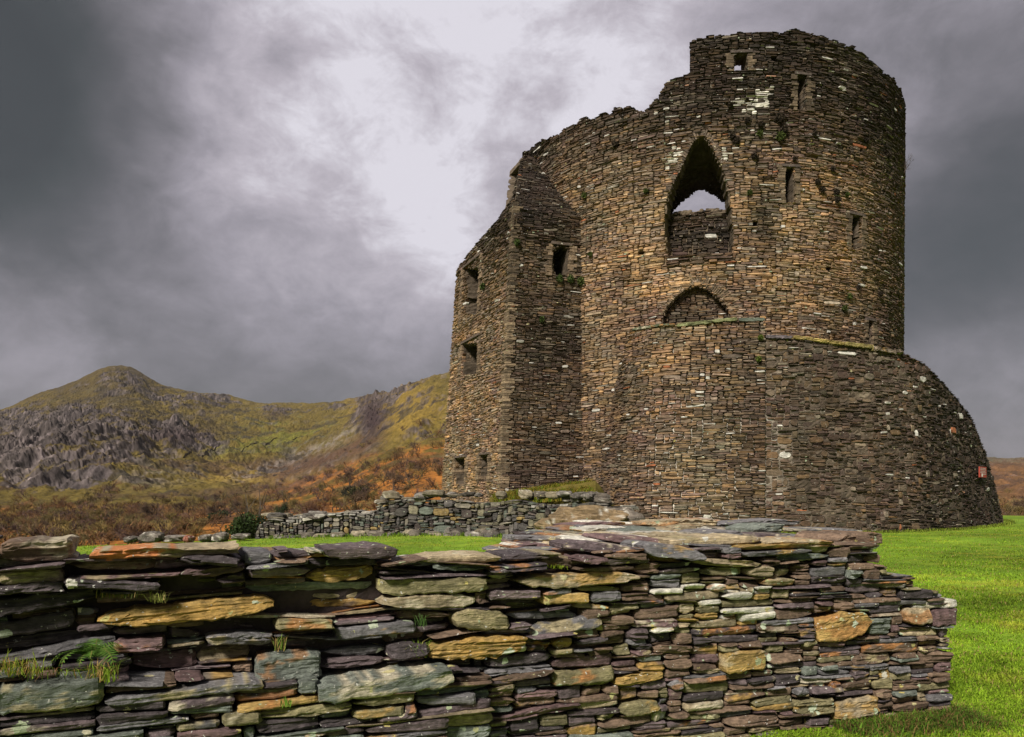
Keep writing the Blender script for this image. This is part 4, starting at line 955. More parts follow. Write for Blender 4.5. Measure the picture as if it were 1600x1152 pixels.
# ------------------------------------------------------------------ low ruined field wall in the middle distance
rng = np.random.default_rng(21)
def gproj(x, y0=None, D=None): return ((x - HX) / F * D, D)
mw = [(398, 18.2), (500, 18.4), (590, 18.3), (600, 18.2), (700, 17.6), (800, 16.8), (880, 16.0), (955, 15.0)]
SM = Surf(ip(mw), ip([(x, y + .12) for x, y in mw]), -1.2, -.2).smooth(6)
mwall = empty('field_wall', tuple(np.array(SM(2.5, -1.1, 0))), 'low tumbledown rubble wall of rounded grey stones between lawn and keep', 'stone wall')
MT = [(398, 836), (402, 822), (420, 808), (500, 806), (505, 806), (585, 798), (590, 782), (606, 776), (690, 772), (760, 772), (800, 776), (860, 774), (900, 774), (940, 778), (955, 800)]
mu, mv = zip(*[SM.at(*p) for p in MT]); mu = np.maximum.accumulate(np.array(mu) + np.arange(len(mu)) * 1e-4)
def top_m(u): return np.interp(u, mu, mv) + .07 * (vn(np.floor(np.asarray(u) / .33), 3, 0, 9) - .6)
def mid_col(S):
    def f(u, v, rng):
        n = len(u); pal = .8 * np.array([(.16, .145, .13), (.11, .10, .095), (.20, .18, .12), (.30, .27, .21), (.10, .08, .07), (.28, .20, .08), (.14, .16, .13), (.42, .40, .36)])
        c = pick(pal, [2, 2, 1.6, .8, 1.8, .4, 1, .2], n, rng) * rng.uniform(.45, 1.1, (n, 1)); t = (v > top_m(u) - .14); c[t] = c[t] * .5 + np.array([.36, .34, .30]) * .6 * rng.uniform(.5, 1.3, (t.sum(), 1)); return c  # crest stones paled: light on the wall top painted in
    return f
mb = MB()
ni, nj = int(SM.L / .05), int(1.1 / .03); UU, VV = np.meshgrid((np.arange(ni) + .5) * SM.L / ni, -1.35 + (np.arange(nj) + .5) * .03)
voxel(mb, SM, np.stack([(VV < top_m(UU) - .05)] * 4), 0, -1.35, SM.L / ni, .03, .16, (.04, .034, .028), w0=-.05, jit=.3)
du, dv = .035, .022; ni, nj = int(SM.L / du), int(1.15 / dv); UU, VV = np.meshgrid((np.arange(ni) + .5) * du, -1.35 + (np.arange(nj) + .5) * dv)
hi_ = UU > SM.at(600, 800)[0]
cr = (VV < top_m(UU)) & (VV > top_m(UU) - .09)
r1 = pack((VV < top_m(UU)) & ~cr & ~hi_, (2, 8), (2, 3, 4, 5, 6), rng); r2 = pack((VV < top_m(UU)) & ~cr & hi_, (3, 14), (1, 2, 2, 3, 4, 8), rng); r3 = pack(cr, (8, 22), (2, 3, 4), rng)
for r_, pr in ((r1, (-.02, .05)), (r2, (-.04, .07)), (r3, (.0, .12))):
    lay_far(mb, SM, 0, -1.35, du, dv, r_, mid_col(SM), rng, pr, .22, .010, lambda u, v: .09 * fbm(u * 1.1, v * 1.6, 0, 3, 5))
for d_ in (.22, .42, .60):
    lay_far(mb, SM, 0, -1.35, du, dv, pack(cr & (VV > top_m(UU) - .07), (8, 22), (2, 3, 4), rng), mid_col(SM), rng, (-.03, .06), .22, .010, lambda u, v: .05 * fbm(u * .9, v, 0, 2, 5) + .02, None, -d_)
mb.build('rubble_stones', [M_mid, M_core], mwall)

mb = MB()
for i_ in range(110):
    x_ = rng.uniform(420, 985); u_, v_ = SM.at(min(x_, 950), 800); on = rng.random() < .5 and x_ < 950
    Dm = float(SM(u_, v_)[1]); Y_ = Dm + (rng.uniform(.0, .5) if on else -rng.uniform(.1, .35)); X_ = (x_ - HX) / F * Y_; zz = float(top_m(u_)) + rng.uniform(-.05, .03) if on else float(ground_z(X_, Y_)) + rng.uniform(-.04, .04)
    if x_ > 950: zz = -.75 + rng.uniform(-.3, .1)
    rock_mesh(mb, (X_, Y_, zz), (rng.uniform(.07, .26), rng.uniform(.1, .2), rng.uniform(.03, .10 if on else .16)), np.array([(.15, .135, .12), (.10, .085, .07), (.20, .17, .12)][i_ % 3]) * rng.uniform(.5, 1.3), i_ + 300, 9, rot=rng.uniform(-.6, .6), amp=.45, spots=.03)
ob = mb.build('tumbled_stones', M_mid, loc=(0, 17, -1)); tag(ob, 'loose tumbled stones along the foot and crest of the low rubble wall', 'rubble', kind='stuff')
# single stones of the wall's fallen end, on the far left edge of the lawn
for x_, y_, w_, h_, lb_ in ((205, 842, 12, 9, 'small pale boulder, leftmost of the line at the lawn edge'), (238, 838, 30, 14, 'rounded pale boulder near the left end of the lawn edge'), (275, 841, 30, 9, 'flat grey stone in the line along the lawn edge'), (296, 841, 10, 10, 'small reddish stone between two flat stones at the lawn edge'),
                            (322, 840, 20, 10, 'grey lichened stone in the middle of the lawn edge line'), (345, 838, 22, 12, 'dark low stone in the line at the lawn edge'), (376, 838, 24, 9, 'long flat slab touching the left end of the low rubble wall')):
    D = 17.5; X_ = (x_ - HX) / F * D; o = MB(); hh = h_ / F * D; zz = (HY - y_) / F * D
    rock_mesh(o, (X_, D, zz - hh * .1), (w_ / F * D * .62, .25, hh * .62), (.115, .10, .085) if x_ != 296 else (.25, .10, .07), int(x_), 12, amp=.4, spots=.12)
    ob = o.build('fallen_stone', M_mid, loc=(X_, D, zz)); tag(ob, lb_, 'stone', 'fallen stones along the lawn edge')
# outcrop where the walls meet
D = 13.0; o = MB(); X_ = (915 - HX) / F * D; zz = (HY - 838) / F * D
rock_mesh(o, (X_, D, zz + .05), (.85, .55, .42), (.19, .135, .075), 7, 60, amp=.55, rot=.2, spots=.12); rock_mesh(o, (X_ + .55, D + .3, zz + .12), (.5, .5, .38), (.13, .11, .09), 19, 36, amp=.4); rock_mesh(o, (X_ - .62, D + .2, zz), (.22, .25, .26), (.22, .17, .08), 29, 24, amp=.3)
ob = o.build('rock_outcrop', M_mid, loc=(X_, D, zz)); tag(ob, 'lichen-covered ochre and white outcrop at the right end of the low wall', 'rock')
# jumbled slabs leading from the outcrop to the near wall
for i_, (x_, y_, D, w_, h_, tl, lb_) in enumerate(((968, 832, 9.0, 90, 12, .12, 'long pale slab lying on the slope right of the outcrop'), (1010, 822, 10.0, 100, 10, .08, 'thin cream slab just above the broad wall top'), (930, 846, 7.5, 80, 9, .05, 'low dusty slab in front of the outcrop'), (1075, 812, 9.0, 120, 10, .02, 'long white slab at the back of the broad wall top'),
                                             (950, 800, 14.2, 55, 22, -.35, 'tilted grey slab leaning on the right end of the low wall'), (985, 812, 13.0, 60, 14, -.3, 'narrow tilted slab beside the foot of the keep'))):
    Xc = (x_ - HX) / F * D; ww = w_ / F * D; hh = h_ / F * D; z_ = (HY - y_) / F * D
    Sx = Surf([(Xc - ww / 2, D), (Xc + ww / 2, D)], [(Xc - ww / 2, D), (Xc + ww / 2, D)], -1, 1)
    o = MB(); near_stone(o, Sx, 0, ww, z_ - hh, z_, .0, np.array([.34, .30, .26]) * rng.uniform(.6, 1.1), rng, depth=.6, tilt=tl, lens=4, rough=2.2, res=2.5, lich=.6)
    near_stone(o, Sx, .1 * ww, .85 * ww, z_ - 2.2 * hh, z_ - hh, .05, np.array([.16, .13, .11]), rng, depth=.7, tilt=tl * .5, lens=5, rough=2.2, res=3)
    tag(o.build('fallen_slab', M_mid, loc=(Xc, D, z_ - hh)), lb_, 'stone slab', 'fallen slabs beside the outcrop')
# rubble that carries those slabs
o = MB(); D = 7.6
for i_ in range(46):
    t = rng.random(); Y_ = 6.0 + 8 * t; x_ = rng.uniform(930, 1060) - 60 * t + 40; X_ = (x_ - HX) / F * Y_; zz = -.30 - .55 * t ** .8 - .05
    rock_mesh(o, (X_, Y_, zz - .12), (rng.uniform(.15, .45), rng.uniform(.2, .4), rng.uniform(.10, .28)), np.array([.17, .14, .11]) * rng.uniform(.6, 1.5), i_ + 40, 12, rot=rng.uniform(0, 3), amp=.4, spots=.08)
ob = o.build('rubble_bank', M_mid, loc=(1.2, 9, -1.0)); tag(ob, 'heap of small rubble sloping from the outcrop to the near wall', 'rubble', kind='stuff')

# ------------------------------------------------------------------ plants
def blades(mb, P0, h, wd, lean_, col, rng, tip=None):
    """curved grass blades: two segments, tapering"""
    n = len(P0); a = rng.uniform(0, 2 * math.pi, n); l = lean_ * rng.uniform(.2, 1.3, n); d = np.stack([np.cos(a), np.sin(a), 0 * a], 1); s = np.stack([-np.sin(a + rng.uniform(-1, 1, n)), np.cos(a), 0 * a], 1)
    h = np.broadcast_to(h, (n,)); wd = np.broadcast_to(wd, (n,))
    m = P0 + d * (l * h * .35)[:, None] + np.array([0, 0, 1]) * (h * .6)[:, None]; t = P0 + d * (l * h)[:, None] + np.array([0, 0, 1]) * (h * np.clip(1 - .35 * l, .2, 1))[:, None]
    v = np.stack([P0 - s * wd[:, None] / 2, P0 + s * wd[:, None] / 2, m + s * wd[:, None] * .4, m - s * wd[:, None] * .4, t], 1)
    k = np.arange(n)[:, None] * 5
    c = np.repeat(np.asarray(col) * np.ones((n, 1)), 5, 0); 
    if tip is not None: c[4::5] = c[4::5] * .5 + np.array(tip) * .5
    mb.add(v.reshape(-1, 3), [k + np.array([[0, 1, 2, 3]]), k + np.array([[3, 2, 4]])], np.clip(c, .005, .9))
rng = np.random.default_rng(77)
def lawn_blades():
    mb = MB(); out = []
    # right-hand lawn: denser close to the viewer
    n = 230000; x_ = rng.uniform(1170, 1700, n); Y_ = 1 / rng.uniform(1 / 26.0, 1 / 3.3, n); X_ = (x_ - HX) / F * Y_
    out.append((X_, Y_))
    n = 60000; x_ = rng.uniform(60, 960, n); Y_ = 1 / rng.uniform(1 / 19.5, 1 / 9.0, n); out.append(((x_ - HX) / F * Y_, Y_))
    X_ = np.concatenate([a for a, b in out]); Y_ = np.concatenate([b for a, b in out]); Z_ = ground_z(X_, Y_)
    cl = fbm(X_ * 3, Y_ * 3, 0, 3, 4); k = rng.random(len(X_)) < .65 + .5 * cl; X_, Y_, Z_, cl = X_[k], Y_[k], Z_[k], cl[k]
    h = rng.uniform(.012, .035, len(X_)) * (1 + .8 * cl); b = fbm(X_ * .5, Y_ * .5, 0, 4, 21); b2 = fbm(X_ * 1.7, Y_ * 2.5, 0, 3, 33)
    c = np.array([[.175, .275, .018]]) * (1 + .5 * b[:, None] + .25 * fbm(X_ * 5, Y_ * 5, 0, 3, 14)[:, None]).clip(.3, 2) * rng.uniform(.55, 1.5, (len(X_), 1)) + np.clip(b2 * 1.5, 0, 1)[:, None] * np.array([[.16, .08, .02]])
    dry = rng.random(len(X_)) < .08; c[dry] = (.32, .24, .09)
    blades(mb, np.stack([X_, Y_, Z_ - .003], 1), h, .0035 + .00055 * Y_, .9, c, rng)
    tag(mb.build('grass', M_leaf), 'short bright green grass of the lawn around the keep', 'grass', kind='stuff')
lawn_blades()
def tuft(name, x, y, off, n, h, lean_, col, label, cat, wd=.003, S=SF, group=None, mix=None, spread=.03):
    u, v = S.at(x, y); p = float(base_f(u, v - .02)) if S is SF else 0; c0 = S(u, v, p + off); mb = MB()
    P0 = c0 + np.clip(rng.normal(0, 1, (n, 3)), -1.5, 1.5) * np.array([spread, spread * .5, .004])
    c = np.array(col) * rng.uniform(.5, 1.6, (n, 1))
    if mix is not None: k = rng.random(n) < .3; c[k] = np.array(mix) * rng.uniform(.6, 1.3, (k.sum(), 1))
    blades(mb, P0, h * rng.uniform(.4, 1.1, n), wd, lean_, c, rng); o = mb.build(name, M_leaf, loc=tuple(c0)); tag(o, label, cat, group); return o
tuft('grass_tuft', 32, 1040, .0, 130, .085, 1.1, (.20, .26, .03), 'yellow-green grass tuft with dry stems at the far left of the ledge', 'grass tuft', group='grass tufts in the near wall', mix=(.42, .26, .09), spread=.05)
tuft('grass_tuft', 90, 1044, .0, 60, .045, 1.1, (.13, .20, .03), 'sparse low grass tuft on the ledge left of the fern', 'grass tuft', group='grass tufts in the near wall', mix=(.36, .20, .08), spread=.06)
tuft('grass_tuft', 160, 1048, .02, 100, .085, 1.0, (.20, .29, .03), 'bright grass tuft growing directly below the fern', 'grass tuft', group='grass tufts in the near wall', mix=(.40, .26, .10), spread=.03)
tuft('grass_tuft', 648, 1024, .03, 150, .09, 1.3, (.16, .25, .03), 'arching grass tuft above the long green-grey slab', 'grass tuft', group='grass tufts in the near wall', mix=(.36, .30, .10), spread=.03)
tuft('grass_tuft', 434, 1012, .06, 26, .075, .8, (.15, .22, .04), 'thin upright tuft behind the square grey-green block', 'grass tuft', group='grass tufts in the near wall', mix=(.30, .2, .08), spread=.012)
tuft('grass_tuft', 190, 930, .05, 90, .07, .7, (.10, .13, .04), 'dull tuft with dry stems over the large ochre slab', 'grass tuft', group='grass tufts in the near wall', mix=(.30, .22, .09), spread=.05)
tuft('grass_tuft', 245, 934, .12, 50, .045, .9, (.18, .20, .05), 'small straw-coloured tuft on the left tip of the large ochre slab', 'grass tuft', group='grass tufts in the near wall', mix=(.42, .34, .14), spread=.02)
tuft('grass_tuft', 437, 1080, .08, 30, .035, .6, (.13, .24, .03), 'tiny green sprig on the thin orange slab', 'grass tuft', group='grass tufts in the near wall', spread=.012)
tuft('grass_tuft', 860, 886, .06, 50, .018, 1.0, (.18, .24, .02), 'moss-like green tuft on top of the cream-lichened tan slab', 'grass tuft', group='grass tufts in the near wall', spread=.03)
tuft('grass_tuft', 652, 975, .05, 30, .06, .9, (.08, .15, .04), 'dark blades in the gap above the ochre and cream slab', 'grass tuft', group='grass tufts in the near wall', spread=.015)
# fern
def fern(x, y, off, n, ln, label):
    u, v = SF.at(x, y); c0 = SF(u, v, float(base_f(u, v)) + off); root = empty('fern', tuple(c0), label, 'fern')
    for k in range(n):
        mb = MB(); az = rng.uniform(math.pi * 1.0, math.pi * 2.0) if k % 4 else rng.uniform(0, math.pi); l = ln * rng.uniform(.6, 1.1); t = np.linspace(0, 1, 13); arc = rng.uniform(.5, 1.1)
        d = np.array([math.cos(az), math.sin(az) * .7, 0]); C = c0 + d * (l * np.sin(t * arc * 1.2))[:, None] * .9 + np.array([0, 0, 1]) * (l * (.75 * t - .75 * arc * t ** 2))[:, None]
        sdv = np.array([-d[1], d[0], .2]); sdv /= np.linalg.norm(sdv); col = np.array([.075, .145, .025]) * rng.uniform(.6, 1.8)
        for i in range(1, 13):
            w = .032 * math.sin(math.pi * (t[i] * .85 + .12)) * (l / .14)
            for sg in (-1, 1):
                tp = C[i] + sdv * sg * w + (C[i] - C[i - 1]) * .5 - np.array([0, 0, .004]); b1 = C[i - 1] * .35 + C[i] * .65; b2 = C[i] * 1.25 - C[i - 1] * .25; mid = (b1 + tp) / 2
                mb.add([b1, mid + (C[i - 1] - C[i]) * .12, tp, (b2 + tp) / 2 + (C[i] - C[i - 1]) * .1, b2], [(0, 1, 2, 3, 4)] if sg > 0 else [(4, 3, 2, 1, 0)], col * rng.uniform(.8, 1.2))
        side = sdv * .0012
        for i in range(12): mb.add([C[i] - side, C[i] + side, C[i + 1] + side, C[i + 1] - side], [(0, 1, 2, 3)], (.16, .13, .04))
        mb.build('frond', M_leaf, root)
fern(150, 1020, .09, 24, .17, 'dark green fern growing out of the near wall on the left')

# tufts and shrubs on the keep
def foliage(mb, c, r, n, lw, col, rng, flat=(1, 1, 1)):
    d = rng.normal(0, 1, (n, 3)); d /= np.linalg.norm(d, axis=1)[:, None]; rr = rng.random(n) ** .45; p = np.array(c) + d * rr[:, None] * np.array(r) * (1 + .35 * fbm(d[:, 0] * 2 + c[0], d[:, 1] * 2, d[:, 2] * 2, 2, 3))[:, None]
    a = rng.normal(0, 1, (n, 3)); a /= np.linalg.norm(a, axis=1)[:, None]; b = np.cross(a, rng.normal(0, 1, (n, 3))); b /= np.linalg.norm(b, axis=1)[:, None]; s = lw * rng.uniform(.5, 1.4, (n, 1))
    v = np.stack([p - a * s, p + b * s * .5, p + a * s, p - b * s * .5], 1); k = np.arange(n)[:, None] * 4
    mb.add(v.reshape(-1, 3), [k + np.array([[0, 1, 2, 3]])], np.repeat(np.clip(np.array(col) * rng.uniform(.4, 1.7, (n, 1)), .004, .8), 4, 0))
wp = [(1216, 186, 11, 0), (1224, 204, 9, 0), (1218, 214, 10, 1), (1144, 214, 7, 0), (1150, 222, 7, 0), (1186, 210, 6, 1), (1187, 196, 6, 0), (1270, 210, 5, 0), (1276, 286, 6, 0), (1284, 298, 6, 0), (1304, 302, 6, 0), (1306, 314, 6, 0), (1321, 305, 4, 1), (1384, 244, 8, 0), (1298, 265, 5, 0), (1178, 246, 6, 0), (1140, 165, 5, 0),
      (1338, 450, 5, 0), (1325, 464, 6, 1), (1372, 460, 5, 0), (1317, 482, 5, 1), (1010, 300, 5, 1), (916, 306, 6, 1), (925, 398, 5, 1), (912, 440, 9, 1), (963, 226, 6, 0), (1170, 302, 5, 1), (1351, 220, 6, 0), (1375, 196, 6, 0), (1240, 250, 4, 0), (1168, 190, 5, 0)]
for i, (x, y, s, g) in enumerate(wp):
    u, v = tw(x, y); c0 = ST(u, v, .08); mb = MB(); r = s / F * c0[1] * .75
    foliage(mb, c0, (r, r * .7, r), 220, .035, (.07, .09, .025) if g else (.045, .035, .025), rng)
    tag(mb.build('wall_tuft', M_leaf, loc=tuple(c0)), 'small ' + ('green' if g else 'dark brown') + ' tuft rooted in the joints of the round tower', 'wall plant', 'green tufts on the round tower' if g else 'brown tufts on the round tower')
for i, (x, y, s) in enumerate(((758, 448, 5), (873, 436, 6), (806, 380, 5), (845, 500, 4), (890, 436, 6))):
    f_ = tsd if x < 800 else tfr; u, v = f_(x, y); c0 = STU(u, v, .08); mb = MB(); r = s / F * c0[1] * .9
    foliage(mb, c0, (r, r * .7, r * 1.2), 160, .04, (.06, .085, .025), rng)
    tag(mb.build('wall_tuft', M_leaf, loc=tuple(c0)), 'dark green tuft rooted in the joints of the square corner turret', 'wall plant', 'tufts on the corner turret')
for i, (x, y, s) in enumerate(((1186, 562, 5), (1187, 528, 4))):
    u, v = tap(x, y); c0 = SA(u, v, .08); mb = MB(); r = s / F * c0[1] * .9
    foliage(mb, c0, (r, r * .7, r), 160, .035, (.10, .13, .025), rng)
    tag(mb.build('wall_tuft', M_leaf, loc=tuple(c0)), ('lower' if y > 540 else 'upper') + ' yellow-green tuft near the top of the joint in the curved lower wall', 'wall plant', 'tufts on the curved lower wall')

# tall rank grass along the foot of the walls
def bank():
    mb = MB(); n = 9000
    x_ = rng.uniform(772, 955, n); t = (x_ - 772) / 158; D = 21.0 - 1.5 * t + rng.uniform(-1.2, .8, n); topy = np.interp(x_, [772, 925, 965], [768, 742, 800])
    X_ = (x_ - HX) / F * D; Z_ = (HY - topy) / F * 20.5 - .22 - (20.5 - D).clip(0) * .18
    c = np.array([[.24, .19, .03]]) * rng.uniform(.5, 1.5, (n, 1)); g = rng.random(n) < .35; c[g] = np.array([.13, .20, .02]) * rng.uniform(.6, 1.4, (g.sum(), 1))
    blades(mb, np.stack([X_, D, Z_], 1), .20 * rng.uniform(.5, 1.2, n), .02, .9, c, rng)
    # the earth under it
    xs = np.linspace(765, 975, 30); v = []
    for d_ in (19.2, 19.8, 20.5, 21.4, 23.4):
        for x in xs:
            t = min(1, max(0, (x - 772) / 158)); z = (HY - np.interp(x, [772, 925, 965, 975], [768, 742, 800, 812])) / F * 20.5 - .16 - max(0, 20.5 - d_) * .5
            v.append(((x - HX) / F * d_, d_ - 1.0 * t, z + .03 * float(fbm(x * .1, d_ * 3, 0, 2, 3))))
    f = [(j * 30 + i, j * 30 + i + 1, (j + 1) * 30 + i + 1, (j + 1) * 30 + i) for j in range(4) for i in range(29)]
    mb.add(v, f, (.15, .12, .03)); tag(mb.build('grass_bank', M_leaf, loc=(0, 20, -.9)), 'bank of rank yellow-green grass against the foot of the turret', 'grass bank', kind='stuff')
bank()
mb = MB(); n = 5000; u = rng.uniform(0, SA.L, n); p = SA(u, -1.0, .10 + np.abs(rng.normal(0, .10, n))); p[:, 2] = ground_z(p[:, 0], p[:, 1]) - .01
c = np.array([[.15, .19, .025]]) * rng.uniform(.5, 1.6, (n, 1)); blades(mb, p, .10 * rng.uniform(.3, 1.3, n), .018, .8, c, rng)
n = 2500; x_ = rng.uniform(420, 900, n); Y_ = np.interp(x_, [a for a, b in mw], [b for a, b in mw]) - .12 - np.abs(rng.normal(0, .12, n)); X_ = (x_ - HX) / F * Y_
blades(mb, np.stack([X_, Y_, ground_z(X_, Y_)], 1), .09 * rng.uniform(.3, 1.3, n), .014, .8, np.array([[.12, .20, .02]]) * rng.uniform(.6, 1.5, (n, 1)), rng)
n = 9000; u = rng.uniform(fg(1300, 1100)[0], UE + .06, n); p = SF(u, -1.0, .02 + np.abs(rng.normal(0, .10, n))); p[:, 2] = ground_z(p[:, 0], p[:, 1]) - .005
k = rng.random(n) < .35; c = np.array([[.10, .19, .02]]) * rng.uniform(.4, 1.5, (n, 1)); c[k] = np.array([.20, .13, .05]) * rng.uniform(.5, 1.5, (k.sum(), 1)); blades(mb, p, .06 * rng.uniform(.3, 1.5, n), .005, .9, c, rng)
tag(mb.build('verge_grass', M_leaf), 'longer rough grass along the feet of the walls', 'grass', kind='stuff')

# bare shrub sticking out from the tower's right side, and one in the parapet window
def twigs(mb, p, d, l, r, dep, rng, col, spread=.5, nb=(2, 3), up=.1):
    e = p + d * l; a = np.cross(d, (.3, .5, .8)); a /= np.linalg.norm(a) + 1e-9; b = np.cross(d, a); r2 = r * .65
    an = [0, 2.094, 4.189]; v = [p + (a * math.cos(t) + b * math.sin(t)) * r for t in an] + [e + (a * math.cos(t) + b * math.sin(t)) * r2 for t in an]
    mb.add(v, [(0, 1, 4, 3), (1, 2, 5, 4), (2, 0, 3, 5)], np.array(col) * rng.uniform(.75, 1.3))
    if dep == 0: return
    for _ in range(int(rng.integers(nb[0], nb[1] + 1))):
        nd = d + rng.normal(0, spread, 3) + np.array([0, 0, up]); nd /= np.linalg.norm(nd); twigs(mb, p + d * l * rng.uniform(.55, 1.0), nd, l * rng.uniform(.6, .85), r2, dep - 1, rng, col, spread, nb, up)
u, v = ST.at(1404, 268); p = ST(u, v, .0); p = np.array([(1409 - HX) / F * 25.2, 25.2, (HY - 275) / F * 25.2]); mb = MB()
for _ in range(4): twigs(mb, p + rng.normal(0, .05, 3), np.array([.35, -.1, .9]) / 1.0, .22, .012, 4, rng, (.06, .045, .035), .4)
tag(mb.build('bare_shrub', M_twig, loc=tuple(p)), 'leafless twiggy shrub sticking out from the right edge of the tower', 'shrub')

# ------------------------------------------------------------------ trees and scrub on the lower hillside
rng = np.random.default_rng(99)
def hz(xp, D): return float(hill_z(np.array([float(xp)]), np.array([float(D)]))[0])
def bare_tree(name, seed, H, col, dep=5):
    r_ = np.random.default_rng(seed); root = bpy.data.objects.new(name, None); COL.objects.link(root)
    mb = MB(); twigs(mb, np.array([0, 0, -.3]), np.array([0.05, 0, 1.]), H * .28, H * .035, 0, r_, (.06, .05, .04)); mb.build('trunk', M_twig, root)
    mb = MB(); P0 = np.array([.01 * H, 0, H * .24])
    for _ in range(4):
        d = r_.normal(0, .55, 3) + np.array([0, 0, 1]); d /= np.linalg.norm(d); twigs(mb, P0, d, H * .24, H * .022, dep, r_, col, .50, (2, 4), .06)
    mb.build('crown', M_twig, root); return root
kinds = [bare_tree('bare_tree', 1, 6.0, (.085, .055, .035)), bare_tree('bare_tree', 2, 5.0, (.11, .06, .035)), bare_tree('bare_tree', 3, 5.5, (.12, .09, .03))]
klab = ['leafless dark brown tree on the lower hillside behind the lawn', 'leafless reddish brown tree on the lower hillside behind the lawn', 'leafless olive brown tree on the lower hillside behind the lawn']
kg = ['dark brown bare trees on the hillside', 'reddish bare trees on the hillside', 'olive bare trees on the hillside']
spots = [(270, 812, 170), (300, 815, 165), (340, 800, 200), (480, 800, 185), (500, 805, 180), (520, 795, 190), (460, 788, 210), (430, 790, 205), (555, 790, 190), (575, 770, 230), (600, 765, 235), (620, 760, 240), (640, 755, 250), (660, 760, 235), (675, 750, 250), (615, 780, 210),
         (390, 785, 230), (360, 790, 220), (240, 800, 200), (200, 800, 200), (160, 808, 190), (120, 805, 190), (80, 810, 185), (40, 808, 190), (10, 812, 185), (255, 785, 260), (310, 782, 270), (205, 790, 240), (285, 795, 220), (225, 822, 160), (180, 826, 155), (345, 818, 160), (100, 826, 155), (60, 824, 158), (540, 745, 300), (500, 765, 260), (470, 760, 280), (585, 800, 175), (640, 775, 215), (1590, 800, 190), (1575, 810, 170), (1600, 770, 240)]
used = set()
for i, (xp, yp, D) in enumerate(spots):
    k = int(rng.integers(3)); src = kinds[k]
    if k in used:
        o = src.copy(); COL.objects.link(o)
        for ch in list(src.children): c = ch.copy(); COL.objects.link(c); c.parent = o
    else: o = src; used.add(k)
    o.location = ((xp - HX) / F * D, D, hz(xp, D)); o.rotation_euler = (0, 0, rng.uniform(0, 6.28)); s = rng.uniform(.7, 1.15); o.scale = (s * 1.15, s * 1.15, s)
    tag(o, klab[k] if xp < 1000 else 'leafless brown tree on the hill beyond the right end of the keep', 'tree', kg[k] if xp < 1000 else 'bare trees beyond the right end of the keep')
# evergreens
def evergreen(name, xp, D, w, h, col, label, n=2600, z=None):
    X_ = (xp - HX) / F * D; zz = (hz(xp, D) if z is None else z); root = empty(name, (X_, D, zz), label, 'bush' if 'bush' in name else 'tree')
    mb = MB(); twigs(mb, np.array([X_, D, zz - .3]), np.array([0, 0, 1.]), h * .8, h * .03, 2, rng, (.05, .04, .03), .3); mb.build('trunk', M_twig, root)
    mb = MB()
    for _ in range(7): foliage(mb, (X_ + rng.normal(0, w * .22), D + rng.normal(0, w * .2), zz + h * rng.uniform(.25, .78)), (w * .33, w * .33, h * .24), n // 7, w * .045, col, rng)
    mb.build('crown', M_leaf, root)
evergreen('evergreen_bush', 384, 60, 2.6, 3.0, (.035, .055, .018), 'green pointed evergreen bush left of the low rubble wall, the front one of two', 3500, z=(HY - 862) / F * 60)
evergreen('evergreen_bush', 402, 64, 1.9, 3.3, (.022, .035, .018), 'darkest evergreen bush directly behind the left end of the low rubble wall', 3500, z=(HY - 858) / F * 64)
evergreen('evergreen_bush', 336, 190, 4.5, 3.6, (.025, .04, .018), 'round dark bush on the hillside above the line of fallen stones')
evergreen('evergreen_tree', 444, 180, 2.4, 4.6, (.03, .05, .02), 'small pointed dark tree above the left part of the low rubble wall')
evergreen('evergreen_bush', 545, 225, 5.5, 5, (.03, .03, .018), 'larger dark bush on the orange bracken slope')
evergreen('evergreen_bush', 560, 215, 4.5, 4.5, (.04, .045, .018), 'smaller olive bush beside the dark bush on the orange slope')
# the wood: one mass of leafless scrub
def wood():
    mb = MB(); tpl = []
    for s in range(4):
        m_ = MB(); r_ = np.random.default_rng(200 + s)
        for _ in range(5):
            d = r_.normal(0, .5, 3) + np.array([0, 0, 1]); d /= np.linalg.norm(d); twigs(m_, np.array([r_.normal(0, .4), r_.normal(0, .4), -.2]), d, 1.6, .10, 3, r_, (1, 1, 1), .5, (2, 4), .1)
        V = np.concatenate(m_.v); Fc = np.concatenate([f for f, q in m_.f]); tpl.append((V, Fc, np.concatenate(m_.c)))
    zones = [(420, (-60, 300), (135, 260)), (200, (-60, 720), (150, 300)), (160, (480, 720), (200, 420)), (260, (1545, 1680), (140, 420)), (130, (380, 620), (260, 470)), (90, (130, 420), (240, 340))]
    for n, (xa, xb), (da, db) in zones:
        for _ in range(n):
            xp = rng.uniform(xa, xb); D = rng.uniform(da, db)
            if fbm(xp / 40, D / 30, 0, 2, 3) < -.12 and xa > -10: continue
            V, Fc, C_ = tpl[int(rng.integers(4))]; s = rng.uniform(.55, 1.15); a = rng.uniform(0, 6.28); R = np.array([[math.cos(a), -math.sin(a), 0], [math.sin(a), math.cos(a), 0], [0, 0, 1]])
            col = [(.14, .075, .035), (.11, .085, .035), (.09, .055, .045), (.15, .105, .035)][int(rng.integers(4))]
            mb.add((V * s * (1.3, 1.3, 1)) @ R.T + np.array([(xp - HX) / F * D, D, hz(xp, D)]), Fc, C_ * np.array(col) * rng.uniform(.6, 1.4))
    tag(mb.build('scrub_wood', M_twig), 'russet leafless scrub covering the valley floor and lower slopes', 'woodland', kind='stuff')
wood()
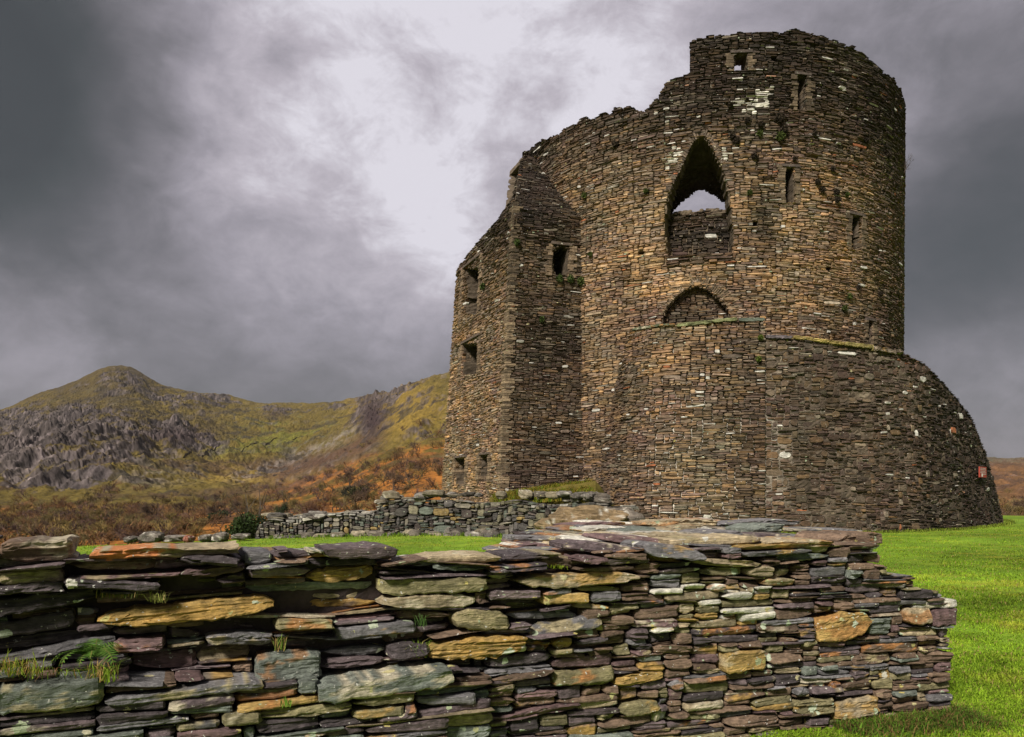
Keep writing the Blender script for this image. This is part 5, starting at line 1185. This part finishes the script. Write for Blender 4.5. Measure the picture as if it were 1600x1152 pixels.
# drystone wall that climbs the hillside
mb = MB(); pts = [(440, 420), (470, 430), (500, 450), (530, 470), (560, 500), (590, 520), (620, 545)]
pts = [(215, 330), (260, 350), (300, 370), (345, 400), (400, 430), (450, 455), (500, 475), (545, 490), (590, 500)]
xs = np.linspace(282, 500, 140); ty_ = np.interp(xs, [282, 330, 400, 450, 500], [716, 708, 697, 688, 677]); ds = []
dd = np.linspace(380, 1000, 500)
for a_, b_ in zip(xs, ty_):
    yy = HY - F * hill_z(np.full(500, a_), dd) / dd; ds.append(dd[np.argmin(np.abs(yy - b_))])
ds = np.array(ds); ds = np.convolve(np.r_[[ds[0]] * 9, ds, [ds[-1]] * 9], np.ones(19) / 19, 'valid'); z = hill_z(xs, ds); X_ = (xs - HX) / F * ds
w = np.stack([np.stack([X_ - .0, ds - .5, z - 1.0], 1), np.stack([X_, ds - .5, z + .9 + .3 * fbm(xs, 0, 0, 2, 3)], 1), np.stack([X_, ds + .5, z + .9 + .3 * fbm(xs, 3, 0, 2, 3)], 1), np.stack([X_, ds + .5, z - 1.0], 1)], 1).reshape(-1, 3)
f = [(4 * i + j + 1, 4 * i + j, 4 * i + 4 + j, 4 * i + 5 + j) for i in range(139) for j in range(3)]
mb.add(w, f, (.075, .062, .04)); tag(mb.build('hillside_wall', M_hill, loc=(X_[70], ds[70], z[70])), 'thin dark drystone wall climbing the green hillside', 'stone wall')

# ------------------------------------------------------------------ haze over the valley
hm = bpy.data.materials.new('air'); hm.use_nodes = True; nt = hm.node_tree; nt.nodes.clear()
pv = nt.nodes.new('ShaderNodeVolumePrincipled'); pv.inputs['Color'].default_value = (.80, .80, .86, 1); pv.inputs['Density'].default_value = .00006; pv.inputs['Anisotropy'].default_value = .2
ou = nt.nodes.new('ShaderNodeOutputMaterial'); nt.links.new(pv.outputs[0], ou.inputs['Volume'])
mb = MB(); a = 2500; v = [(x, y, z) for z in (-190, 330) for x, y in ((-a, -a), (a, -a), (a, a), (-a, a))]
mb.add(v, [(3, 2, 1, 0), (4, 5, 6, 7), (0, 1, 5, 4), (1, 2, 6, 5), (2, 3, 7, 6), (3, 0, 4, 7)]); tag(mb.build('haze', hm), 'thin damp haze lying over the valley and hills', 'haze', kind='stuff')
